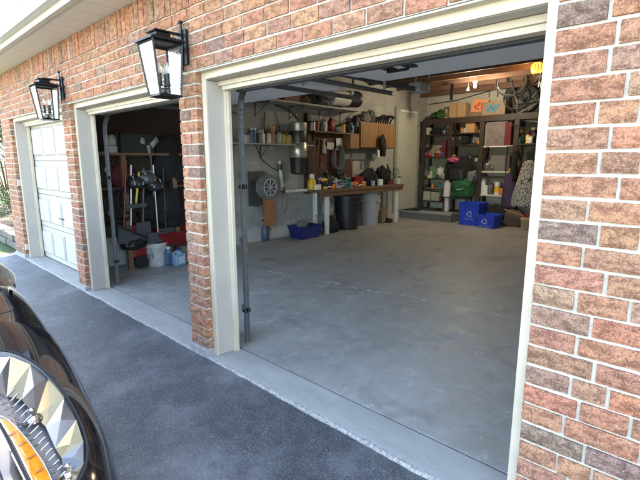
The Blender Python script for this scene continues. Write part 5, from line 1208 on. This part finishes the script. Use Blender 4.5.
sub('hub', MB().lathe((wx-.04, wy+.62, .19), [(.09, 0), (.11, .03), (.11, .09), (.09, .12)], 20, 'x'), RED, w_, smooth=True)
# pail & jugs
c = PZ(155.5, 264, .005) ; c = Vector((-6.42, 3.14, .005))
t = thing('white_pail', 'grimy white pail on the floor just inside the middle bay', 'pail', c)
obj('pail_body', MB().lathe(c, [(0, 0), (.135, 0), (.14, .01), (.165, .34), (.175, .345), (.175, .365), (.16, .365), (.155, .34), (.13, .02), (0, .02)], 32, cap=False), DIRTYW, t, smooth=True)
obj('ribs', MB().lathe(c, [(.164, .29), (.174, .295), (.174, .31), (.166, .312)], 32, cap=False), DIRTYW, t, smooth=True)
obj('wire_handle', MB().tube([c+Vector((.17*math.cos(a), -.17+.0*a-.02*math.sin(a)*0, .30-.13*math.sin(a))) for a in [PI*i/12 for i in range(13)]], .0035, 6), GALV, t)
dr = MB()
for k in range(5):
    a = -PI/2-.6+.33*k; dr.lump(c+Vector((.158*math.cos(a), .158*math.sin(a), .10+.04*(k % 3))), (.022, .022, .10), k, 2, .3, False)
obj('paint_drips', dr, M('dried_paint', (.18, .19, .19), .7), t, smooth='all')
for i, (qx, qy, h, r, m_, lb) in enumerate(((-6.12, 3.345, .27, .095, LBLUE, 'pale blue plastic jug of fluid on the floor right of the white pail'), (-6.28, 3.26, .29, .075, M('dull_blue', (.08, .15, .22), .4), 'darker blue jug half hidden behind the white pail'))):
    p = Vector((qx, qy, 0)); p = Vector((p.x, p.y, .005)); t = thing('jug', lb, 'jug', p, 'blue jugs beside the white pail')
    obj('body', MB().obox(p+Vector((0, 0, h*.36)), (r*1.3, r*2, h*.72), .2), m_, t, bevel=.025); obj('shoulder', MB().lathe(p+Vector((0, 0, h*.7)), [(r*.7, 0), (.03, h*.16), (.03, h*.2)], 14), m_, t, smooth=True)
    obj('cap', MB().lathe(p+Vector((0, 0, h*.9)), [(.034, 0), (.034, .03), (0, .03)], 14), WHITEP if i else DBLUE, t, smooth=True)
    obj('grip', MB().tube([p+Vector((.0, -r*.8, h*.5)), p+Vector((0, -r*1.1, h*.75)), p+Vector((0, -r*.2, h*.92))], .014), m_, t, smooth=True)
    if not i: obj('paper_label', MB().obox(p+Vector((r*.67*math.cos(.2), r*.67*math.sin(.2), h*.36)), (.002, r*1.3, h*.4), .2), M('blue_label', (.45, .55, .62), .5, var=.4, scale=30), t)
p = PZ(188, 250, 0); 
# ------------------------------------------------------------------ black car
CY, ZG = -.29, -.13
PAINT = M('black_car_paint', (.010, .010, .012), .10, var=.1, bmp=0, coat=1.0)
PAINT.node_tree.nodes['Principled BSDF'].inputs['Coat IOR'].default_value = 1.5
CGLASS = M('dark_car_glass', (.012, .015, .018), .03, var=.1, bmp=0, coat=1.0)
CHROME = M('chrome', (.75, .75, .76), .10, metal=1, var=.05, bmp=0)
XN, XR = -1.13, -5.85
def lerp_tab(tab, x):
    for (a, va), (b, vb) in zip(tab, tab[1:]):
        if (a >= x >= b): 
            q = (a-x)/(a-b); q = q*q*(3-2*q)*.35 + q*.65; return va+(vb-va)*q
    return tab[0][1] if x > tab[0][0] else tab[-1][1]
ZT = [(-1.13, .50), (-1.2, .58), (-1.35, .68), (-1.6, .775), (-2.0, .92), (-2.4, 1.05), (-2.85, 1.14), (-4.9, 1.14), (-5.4, 1.11), (-5.7, 1.02), (-5.85, .85)]
NET = [(-1.13, 3.2), (-1.7, 3.4), (-2.3, 4.6), (-3.0, 5.5), (-6, 5.5)]
def hw(x):
    if x > -2.6: s = (x+2.6)/1.48; return .95*(1-min(.995, s)**3.6)**(1/3.0)
    if x < -5.0: s = (-5.0-x)/.86; return .95*(1-min(.99, s)**4)**(1/3.5)
    return .95
ZL = .34
def bodypt(x, ph):
    w_, zt, NE = hw(x), lerp_tab(ZT, x), lerp_tab(NET, x); s, c = math.sin(ph), math.cos(ph)
    y = w_*math.copysign(abs(s)**(2/NE), s); z = ZL+(zt-ZL)*abs(c)**(2/NE)
    return Vector((x, CY+y, ZG+z))
def bodyz(x, y):
    w_ = hw(x); NE = lerp_tab(NET, x); q = min(1, abs(y-CY)/w_); return ZG+ZL+(lerp_tab(ZT, x)-ZL)*(1-q**NE)**(1/NE)
def bodyhit(u, v):
    r = ray(u, v); r = r / -r.x; t = 1.14
    while t < 4:
        p = CAMP + r*t
        if abs(p.y-CY) < hw(p.x) and p.z <= bodyz(p.x, p.y): return p
        t += .004
    return CAMP + r*2
lamp_px = [(-10, 350), (8, 350), (27, 357), (45, 370), (65, 393), (79, 418), (88, 443), (87, 462), (80, 480), (66, 496), (48, 504), (36, 496), (27, 480), (12, 448), (0, 425), (-13, 404), (-19, 378)]
amb_px = [(-4, 413), (5, 415), (16, 425), (32, 443), (46, 464), (55, 486), (54, 498), (45, 499), (38, 492), (30, 475), (16, 445), (5, 427)]
def smoothpoly(pts, it=2):
    for _ in range(it):
        out = []
        for i in range(len(pts)): a, b = pts[i], pts[(i+1) % len(pts)]; out += [a.lerp(b, .25), a.lerp(b, .75)]
        pts = out
    return pts
lamp = smoothpoly([bodyhit(*q) for q in lamp_px]); amb = smoothpoly([bodyhit(*q) for q in amb_px])
def inpoly(x, y, poly):
    c = False; n = len(poly); j = n-1
    for i in range(n):
        a, b = poly[i], poly[j]
        if (a.y > y) != (b.y > y) and x < (b.x-a.x)*(y-a.y)/(b.y-a.y)+a.x: c = not c
        j = i
    return c
lc = sum((Vector(p) for p in lamp), Vector())/len(lamp)
car = thing('parked_car', 'glossy black car with a large clear headlamp and amber strip, parked on the driveway', 'car', (-3.5, CY, ZG))
# body skin
xs = []; x = XN
while x > XR: xs.append(x); x -= (.009 if x > -2.45 else .05) if not (x < -5.3) else .03
xs.append(XR); NP = 200
phs = [-PI/2 + PI*i/NP for i in range(NP+1)]
def sidepts(x):
    w_ = hw(x); return [bodypt(x, p) for p in phs]
rows = []
for x in xs:
    pts = sidepts(x); w_ = hw(x); lo = [Vector((x, CY-w_*.96, ZG+.19)), Vector((x, CY-w_*.995, ZG+.27))]; hi = [Vector((x, CY+w_*.995, ZG+.27)), Vector((x, CY+w_*.96, ZG+.19))]
    rows.append(lo+pts+hi)
nc = len(rows[0])
wheels = [(-2.08, .335), (-4.85, .335)]
def hoodw(x):
    if x > -2.34: return .50
    q = min(1, (-2.34-x)/.22); return .50+.27*q*q*(3-2*q)
def classify(c):
    mir = 2*CY - c.y
    if inpoly(c.x, c.y, lamp) or inpoly(c.x, mir, lamp): return None
    for wx_, r_ in wheels:
        if abs(c.y-CY) > .62 and (c.x-wx_)**2 + (c.z-ZG-.33)**2 < .385**2 and c.z-ZG < .80: return None
    if c.z-ZG > .55 and -2.76 < c.x < -1.36 and abs(c.y-CY) < hoodw(c.x): return 'hood'
    if c.x > -1.75 and c.z-ZG < .60: return 'bumper'
    if -4.35 < c.x < -3.1 and abs(c.y-CY) > .86 and c.z-ZG > .3: return 'door'
    return 'body'
meshes = {}
for i in range(len(rows)-1):
    for k in range(nc-1):
        a, b, c_, d = rows[i][k], rows[i+1][k], rows[i+1][k+1], rows[i][k+1]
        nm = classify((a+b+c_+d)/4)
        if nm: meshes.setdefault(nm, []).append((i*nc+k, (i+1)*nc+k, (i+1)*nc+k+1, i*nc+k+1))
allv = [p for r_ in rows for p in r_]
def submesh(faces, off=0):
    m_ = {}; vs = []; fs = []
    for f in faces:
        g = []
        for q in f:
            if q not in m_: m_[q] = len(vs); vs.append(allv[q])
            g.append(m_[q])
        fs.append(tuple(g))
    return MB().add(vs, fs)
for nm, fs in meshes.items():
    mb = submesh(fs)
    if nm == 'body':   # close the tail and the nose
        o_ = len(mb.v); mb.add(rows[-1], [tuple(range(nc))])
    if nm == 'bumper':
        nose = rows[0]; mb.add(nose, [tuple(range(nc))])
    obj(nm, mb, PAINT, car, smooth='all', weld=True)
# shut lines round the hood
seam = []
for s_ in (-1, 1):
    pts = []
    for i in range(60):
        x = -1.36-1.40*i/59; y = CY + s_*hoodw(x)
        if abs(y-CY) < hw(x): pts.append((x, y, bodyz(x, y)-.001))
    obj('shut_line', MB().tube(pts, .004, 6), RUBBER, car, smooth=True)
# headlamps, both sides
for side in (1, -1):
    def mp(p): return Vector(p) if side == 1 else Vector((p.x, 2*CY-p.y, p.z))
    hl = obj('headlight', MB().tube([mp(p)+Vector((0, 0, -.001)) for p in lamp], .0055, 8, closed=True), RUBBER, car, smooth=True)
    rings = 7; vs = []; fs = []; n = len(lamp)
    def surf(p, dz): return mp(Vector((p.x, p.y, bodyz(p.x, p.y)+dz)))
    for q in range(rings):
        k = 1-q/rings
        for p in lamp: g = lc.lerp(p, k); vs.append(surf(g, .004*(1-k**3)))
    vs.append(surf(lc, .004))
    for q in range(rings-1):
        for i in range(n): j = (i+1) % n; fs.append((q*n+i, q*n+j, (q+1)*n+j, (q+1)*n+i))
    for i in range(n): fs.append(((rings-1)*n+i, (rings-1)*n+(i+1) % n, rings*n))
    sub('lens', MB().add(vs, fs), LENS if side == -1 else (LENS := thinglass('headlamp_lens', (.95, .95, .95), .4, .01)), hl, smooth='all')
    # dark inner housing
    vs = []; fs = []; prof = [(1, -.003), (.97, -.05), (.90, -.085), (.6, -.10), (.3, -.105)]
    for k, dz_ in prof:
        for p in lamp: vs.append(surf(lc.lerp(p, k), dz_))
    vs.append(surf(lc, -.105))
    for q in range(len(prof)-1):
        for i in range(n): j = (i+1) % n; fs.append((q*n+i, q*n+j, (q+1)*n+j, (q+1)*n+i))
    for i in range(n): fs.append(((len(prof)-1)*n+i, (len(prof)-1)*n+(i+1) % n, len(prof)*n))
    sub('housing', MB().add(vs, fs), M('lamp_housing_grey', (.30, .30, .31), .3), hl)
    # amber strip
    n2 = len(amb); ac = sum((Vector(p) for p in amb), Vector())/n2; vs = [surf(p, -.030) for p in amb] + [surf(ac.lerp(p, .95), -.012) for p in amb] + [surf(ac.lerp(p, .5), -.009) for p in amb] + [surf(ac, -.009)]
    fs = []
    for q in range(2):
        for i in range(n2): j = (i+1) % n2; fs.append((q*n2+i, q*n2+j, (q+1)*n2+j, (q+1)*n2+i))
    for i in range(n2): fs.append((2*n2+i, 2*n2+(i+1) % n2, 3*n2))
    AMB = M('amber_lens', (.80, .30, .012), .22, var=.25, scale=60, coat=.8)
    am = sub('amber_strip', MB().add(vs, fs), AMB, hl)
    dd = MB()
    for (u, v) in ((12, 432), (22, 442), (31, 455), (39, 469), (45, 484)):
        p = bodyhit(u, v); q_ = mp(Vector((p.x, p.y, p.z-.0065))); dd.obox(q_, (.010, .024, .003), .5*side)
    sub('amber_detail', dd, M('amber_dark', (.50, .13, .01), .4), hl)
    rimm = MB().tube([surf(p, -.010) for p in amb], .0035, 6, closed=True); sub('chrome_surround', rimm, CHROME, hl, smooth=True)
    # faceted chrome reflectors on the outboard side
    OP = [(-6, 354), (10, 353), (30, 361), (48, 374), (64, 394), (76, 416), (83, 438), (83, 460), (75, 478), (62, 492)]
    IP = [(-8, 376), (4, 378), (20, 386), (33, 398), (44, 413), (53, 429), (60, 444), (62, 457), (58, 470), (50, 481)]
    SR = M('silver_reflector', (.26, .27, .28), .2, metal=.75, var=.02, scale=3, bmp=0); PR_ = M('reflection_tinted_reflector', (.36, .30, .17), .2, metal=.6, var=.02, scale=3, bmp=0)  # second facet colour has a yellow reflection of amber and brick painted in
    for kf in range(9):
        O0, O1 = (bodyhit(*OP[kf])+Vector((0, 0, -.016)), bodyhit(*OP[kf+1])+Vector((0, 0, -.016)))
        I0, I1 = (bodyhit(*IP[kf])+Vector((0, 0, -.058-.022*(kf % 2))), bodyhit(*IP[kf+1])+Vector((0, 0, -.058-.022*((kf+1) % 2))))
        md = (O0+O1+I0+I1)/4 + Vector((0, 0, -.012 if kf % 2 else .010))
        sub('reflector', MB().add([mp(q) for q in (O0, O1, I1, I0, md)], [(0, 1, 4), (1, 2, 4), (2, 3, 4), (3, 0, 4)]), SR if kf % 2 == 0 else PR_, hl)
    rb = MB()
    for i in range(17):
        q = i/16; u0, v0 = 2+54*q, 388+88*q**1.05; a = bodyhit(u0-5, v0+5); b = bodyhit(u0+12, v0-6)
        rb.tube([mp(a+Vector((0, 0, -.030))), mp(a.lerp(b, .5)+Vector((0, 0, -.040))), mp(b+Vector((0, 0, -.030)))], .0036, 6)
        rb.tube([mp(a.lerp(b, .1)+Vector((0, 0, -.036))), mp(a.lerp(b, .5)+Vector((0, 0, -.072))), mp(b+Vector((0, 0, -.066)))], .0022, 5)
    sub('chrome_ribs', rb, CHROME, hl, smooth=True)
    bl_ = MB()
    for (u, v, r_) in ((66, 455, .028), (30, 400, .03)):
        p = bodyhit(u, v); bl_.lathe(mp(p+Vector((0, 0, -.085))), [(r_*1.2, .0), (r_, .012), (r_*.45, .020), (r_*.4, .045), (0, .052)], 20, cap=False)
    sub('lamp_bulb', bl_, CHROME, hl, smooth=True)
    cl = []
    for (u, v) in ((-14, 400), (0, 428), (13, 452), (28, 482), (40, 505)): p = bodyhit(u, v); cl.append(mp(p+Vector((0, -.006, .001))))
    sub('chrome_edge', MB().tube(cl, .0035, 6), CHROME, hl, smooth=True)
# grille, wheels, greenhouse
gr = MB()
for i in range(5): gr.tube([(XN+.012-.10*(abs(q)/.5)**2.2, CY+q, ZG+.30+.035*i) for q in [-.5+.1*j for j in range(11)]], .009, 6)
obj('grille', gr, CHROME, car, smooth=True)
for wx_, r_ in wheels:
    for s_ in (1, -1):
        yy = CY+s_*.78; ty = [(-.11, .24), (-.105, .315), (-.07, .333), (.07, .333), (.105, .315), (.11, .24)]
        wh_ = obj('wheel', MB().lathe((wx_, yy, ZG+.335), [(r2, d) for d, r2 in ty], 40, 'y', cap=False), RUBBER, car, smooth=True)
        rm = MB().lathe((wx_, yy, ZG+.335), [(.24, -.11), (.235, 0), (.24, .11)], 36, 'y', cap=False).lathe((wx_, yy+s_*.06, ZG+.335), [(.05, -.02), (.055, .02), (0, .025)], 16, 'y')
        for k in range(7):
            a = 2*PI*k/7; c0 = Vector((wx_+.03*math.cos(a), yy+s_*.07, ZG+.335+.03*math.sin(a))); c1 = Vector((wx_+.235*math.cos(a), yy+s_*.085, ZG+.335+.235*math.sin(a))); rm.tube([c0, c1], .022, 6, r2=.016)
        sub('rim', rm, SILV, wh_, smooth=True)
    obj('wheel_well', MB().lathe((wx_, CY, ZG+.335), [(.39, -.85), (.39, .85)], 32, 'y', cap=False), RUBBER, car)
ZRT = [(-2.78, 1.11), (-2.9, 1.155), (-3.2, 1.26), (-3.55, 1.37), (-3.85, 1.43), (-4.2, 1.445), (-4.6, 1.42), (-5.0, 1.30), (-5.35, 1.14), (-5.45, 1.08)]
gx = [-2.78-.0445*i for i in range(61)]; gh = []
NG = 48
for x in gx:
    zr = lerp_tab(ZRT, x); h = zr-1.05; row = []
    for i in range(NG+1):
        ph = -PI/2+PI*i/NG; s, c = math.sin(ph), math.cos(ph)
        q = (h*abs(c)**(2/2.6)); hwid = .905-.42*max(0, q-.02)
        if x > -3.1: hwid *= (.93+.07*((-2.78-x)/.32))
        row.append(Vector((x, CY+hwid*math.copysign(abs(s)**(2/5.0), s), ZG+1.05+q)))
    gh.append(row)
parts = {'windscreen': [], 'side_window': [], 'rear_window': [], 'roof': []}
gv = [p for r_ in gh for p in r_]
for i in range(len(gh)-1):
    for k in range(NG):
        ph = abs(-PI/2+PI*(k+.5)/NG); x = (gx[i]+gx[i+1])/2
        if x > -3.72 and ph < R(74): nm = 'windscreen'
        elif -5.0 < x < -3.35 and ph > R(76) and ph < R(89): nm = 'side_window'
        elif x < -4.75 and ph < R(66): nm = 'rear_window'
        else: nm = 'roof'
        parts[nm].append((i*(NG+1)+k, (i+1)*(NG+1)+k, (i+1)*(NG+1)+k+1, i*(NG+1)+k+1))
allv = gv
for nm, fs in parts.items():
    mb = submesh(fs); obj(nm, mb, PAINT if nm == 'roof' else CGLASS, car, smooth='all', weld=True)
wp = MB().tube([(-2.93, CY-.5, bodyz(-2.93, CY-.5)+.05), (-2.96, CY+.1, bodyz(-2.96, CY)+.06)], .008).tube([(-2.93, CY+.05, bodyz(-2.93, CY)+.03), (-2.98, CY+.68, bodyz(-2.96, CY+.6)+.05)], .008)
obj('wiper', wp, RUBBER, car, smooth=True)

# ------------------------------------------------------------------ garden beside the house
STONE = M('garden_stone', (.13, .12, .10), .9, var=.35, scale=9, bmp=.6, bscale=30, bdist=.01)
t = thing('garden_wall', 'low wall of rough grey-tan stone blocks edging the garden bed', 'garden wall', (-11, 2, 0)); 
rs = random.Random(3)
for cI in range(2):
    x = -9.13 - .1*cI
    st_ = MB()
    while x > -16:
        l_ = rs.uniform(.22, .42); st_.obox((x-l_/2, 2.06+rs.uniform(-.015, .015), .055+.14*cI), (l_-.012, .24, .125), rs.uniform(-.03, .03)); x -= l_
    obj('stone_course', st_, STONE, t, bevel=.015)
obj('garden_soil', MB().box((-18, 2.14, -.1), (-9.11, 7, .17)), M('dark_soil', (.045, .032, .022), .95, var=.4, scale=20, bmp=.8, bscale=40, bdist=.03), kind='structure')
def leafmat(name, c): return M(name, c, .55, var=.45, scale=6, bmp=0)
def shrub(c, size, n, mat, label, cat, leaf, seed, twig=BROWN, group=None):
    rr = random.Random(seed); t = thing('shrub' if cat == 'shrub' else 'tree', label, cat, c, group); c = Vector(c); m_ = MB(); tw = MB()
    for k in range(12):
        a = rr.uniform(0, 2*PI); e = rr.uniform(.3, 1); tip = c+Vector((math.cos(a)*size[0]*.42*e, math.sin(a)*size[1]*.42*e, size[2]*rr.uniform(.5, .95))); mid = c.lerp(tip, .5)+Vector((0, 0, size[2]*.1)); tw.tube([c, mid, tip], .012*size[2], 5, r2=.003)
    cl = [(Vector((rr.gauss(0, .33), rr.gauss(0, .33), rr.uniform(.2, .95))), rr.uniform(.12, .26)) for _ in range(26)]
    for k in range(n):
        cc, cr = cl[rr.randrange(len(cl))]; d = Vector((rr.gauss(0, 1), rr.gauss(0, 1), rr.gauss(0, 1))).normalized()*cr*rr.uniform(.5, 1)
        p = Vector((cc.x+d.x, cc.y+d.y, cc.z+d.z)); p.x = max(-.55, min(.55, p.x)); p.y = max(-.55, min(.55, p.y))
        q = c+Vector((p.x*size[0], p.y*size[1], max(.02, p.z)*size[2])); u = Vector((rr.gauss(0, 1), rr.gauss(0, 1), rr.gauss(0, .6))).normalized(); v = u.cross(Vector((rr.gauss(0, 1), rr.gauss(0, 1), rr.gauss(0, 1)))).normalized(); l_ = leaf*rr.uniform(.7, 1.3)
        m_.add([q-u*l_, q+v*l_*.45, q+u*l_, q-v*l_*.45], [(0, 1, 2, 3)])
    obj('foliage' if cat == 'shrub' else 'crown', m_, mat, t); obj('stems', tw, twig, t, smooth=True); return t
G1, G2, G3 = leafmat('boxwood_leaf', (.022, .055, .014)), leafmat('reddish_leaf', (.05, .035, .022)), leafmat('light_leaf', (.035, .065, .018))
shrub((-10.6, 2.75, .15), (1.1, .9, .75), 5200, G1, 'low rounded green shrub directly behind the stone edging, nearest the house corner', 'shrub', .018, 1, group='shrubs in the garden bed')
shrub((-12.2, 2.75, .15), (1.3, 1.0, .8), 5200, G3, 'lighter green low shrub behind the nearest one, further from the house corner', 'shrub', .020, 2, group='shrubs in the garden bed')
shrub((-11.5, 3.7, .15), (1.5, 1.2, 1.9), 5200, G2, 'taller loose reddish-brown shrub at the back of the garden bed', 'shrub', .022, 3, group='shrubs in the garden bed')
shrub((-14.6, 3.0, .15), (1.9, 1.6, 2.2), 6500, G1, 'tall dark green bush beyond the low shrubs', 'shrub', .03, 4, group='shrubs in the garden bed')
def tree(c, h, r, label, seed, mat):
    rr = random.Random(seed); c = Vector(c); t = thing('tree', label, 'tree', c, 'trees beyond the garden'); tr = MB(); tr.tube([c, c+Vector((.1, .05, h*.3)), c+Vector((.05, -.1, h*.55)), c+Vector((0, 0, h*.8))], .16, 10, r2=.04)
    for k in range(9):
        a = k*2.4; z0 = h*(.3+.05*k); tr.tube([c+Vector((.05, 0, z0)), c+Vector((math.cos(a)*r*.4, math.sin(a)*r*.4, z0+h*.12)), c+Vector((math.cos(a)*r*.8, math.sin(a)*r*.8, z0+h*.2))], .05, 6, r2=.012)
    obj('trunk', tr, M('tree_bark', (.09, .065, .05), .95, var=.3, scale=10, bmp=.6), t, smooth=True)
    m_ = MB(); cl = [(Vector((rr.gauss(0, .38), rr.gauss(0, .38), rr.uniform(-.45, .5))), rr.uniform(.14, .3)) for _ in range(34)]
    for k in range(9000):
        cc, cr = cl[rr.randrange(len(cl))]; d = Vector((rr.gauss(0, 1), rr.gauss(0, 1), rr.gauss(0, 1))).normalized()*cr*rr.uniform(.5, 1); p = cc+d
        q = c+Vector((p.x*r, p.y*r, h*.62+p.z*h*.42)); u = Vector((rr.gauss(0, 1), rr.gauss(0, 1), rr.gauss(0, .6))).normalized(); v = u.cross(Vector((rr.gauss(0, 1), rr.gauss(0, 1), 1))).normalized(); l_ = .09*rr.uniform(.7, 1.3)
        m_.add([q-u*l_, q+v*l_*.5, q+u*l_, q-v*l_*.5], [(0, 1, 2, 3)])
    obj('crown', m_, mat, t)
tree((-19, 4.3, 0), 6.0, 2.3, 'leafy tree standing past the garden shrubs at the far left', 8, G1)
tree((-25, 6.2, 0), 6.5, 2.8, 'paler tree further off behind the first tree', 9, G3)
# ------------------------------------------------------------------ lit bulbs
def lamp_light(name, loc, power, col, rad):
    d = bpy.data.lights.new(name, 'POINT'); d.energy = power; d.color = col; d.shadow_soft_size = rad
    o = bpy.data.objects.new(name, d); COL.objects.link(o); o.location = loc; return o
BULB = emis('lit_bulb', (1, .86, .62), 14)
p = PY(475, 85.5, 9.95)
t = thing('ceiling_bulb', 'bright bare bulb in a porcelain holder above the cardboard boxes', 'light bulb', p)
obj('glass_bulb', MB().lathe(p, [(.0, -.05), (.022, -.045), (.034, -.02), (.032, .0), (.018, .028), (.014, .04)], 20, cap=False), BULB, t, smooth='all')
obj('bulb_holder', MB().lathe(p, [(.018, .04), (.03, .045), (.055, .075), (.055, .09), (0, .09)], 20).tube([p+Vector((0, 0, .09)), p+Vector((0, 0, .345))], .008), WHITEP, t, smooth=True)
lamp_light('bulb_light', p + Vector((0, -.07, -.09)), 9, (1, .90, .74), .05)
p = PY(468, 89.5, 9.95)
t = thing('ceiling_bulb', 'smaller dimmer bulb just left of the bright bare bulb', 'light bulb', p)
obj('glass_bulb', MB().lathe(p, [(.0, -.03), (.018, -.025), (.024, -.01), (.018, .018), (.012, .026)], 20, cap=False), emis('dim_bulb', (1, .88, .66), 4), t, smooth='all')
obj('bulb_holder', MB().lathe(p, [(.014, .026), (.03, .03), (.03, .05), (0, .05)], 20).tube([p+Vector((0, 0, .05)), p+Vector((0, 0, .33))], .006), BLACKP, t, smooth=True)
p = PY(537, 68, 9.5)
t = thing('hanging_lamp', 'glowing amber caged work lamp hanging beside the bicycle wheel', 'lamp', p)
obj('lamp_shade', MB().lathe(p, [(.0, -.10), (.07, -.10), (.10, -.07), (.112, 0), (.10, .07), (.06, .10), (0, .10)], 28, cap=False), emis('amber_glow', (1, .50, .10), .13), t, smooth='all')
cg = MB()
for k in range(6):
    a = PI*k/6; cg.tube([p + Vector((.118*math.cos(a)*math.cos(q), .118*math.sin(a)*math.cos(q), .112*math.sin(q))) for q in [2*PI*i/20 for i in range(20)]], .004, 6, closed=True)
cg.tube([p+Vector((0, 0, .1)), p+Vector((0, 0, .55))], .006)
obj('wire_cage', cg, BLACKM, t)
lamp_light('amber_light', p + Vector((-.16, -.1, -.12)), 1.5, (1, .6, .25), .1)
# ------------------------------------------------------------------ light
SUN_EL, SUN_ROT = 57, -12
w = bpy.data.worlds.new('World'); scene.world = w; w.use_nodes = True
nt = w.node_tree; bg = nt.nodes['Background']
sky = nt.nodes.new('ShaderNodeTexSky'); sky.sky_type = 'NISHITA'; sky.sun_disc = False
sky.sun_elevation = R(SUN_EL); sky.sun_rotation = R(SUN_ROT); sky.air_density = .8; sky.dust_density = 1.0; sky.ozone_density = .5
L(nt, sky.outputs[0], bg.inputs[0]); bg.inputs[1].default_value = .15
sd = bpy.data.lights.new('sun', 'SUN'); sd.energy = 3.0; sd.angle = R(.5); sd.color = (1, .95, .87)
so = bpy.data.objects.new('sun', sd); COL.objects.link(so)
el, az = R(SUN_EL), R(SUN_ROT)
sdir = Vector((math.sin(az)*math.cos(el), math.cos(az)*math.cos(el), math.sin(el)))
so.rotation_euler = sdir.to_track_quat('Z', 'Y').to_euler(); so.location = (0, 20, 30)
vs_ = scene.view_settings; vs_.view_transform = 'Standard'; vs_.look = 'None'; vs_.gamma = 1; vs_.exposure = 3.8; vs_.use_curve_mapping = False
scene.render.engine = 'CYCLES'
scene.cycles.max_bounces = 8; scene.cycles.diffuse_bounces = 6

vs_.use_white_balance = True; vs_.white_balance_temperature = 7600; vs_.white_balance_tint = 9
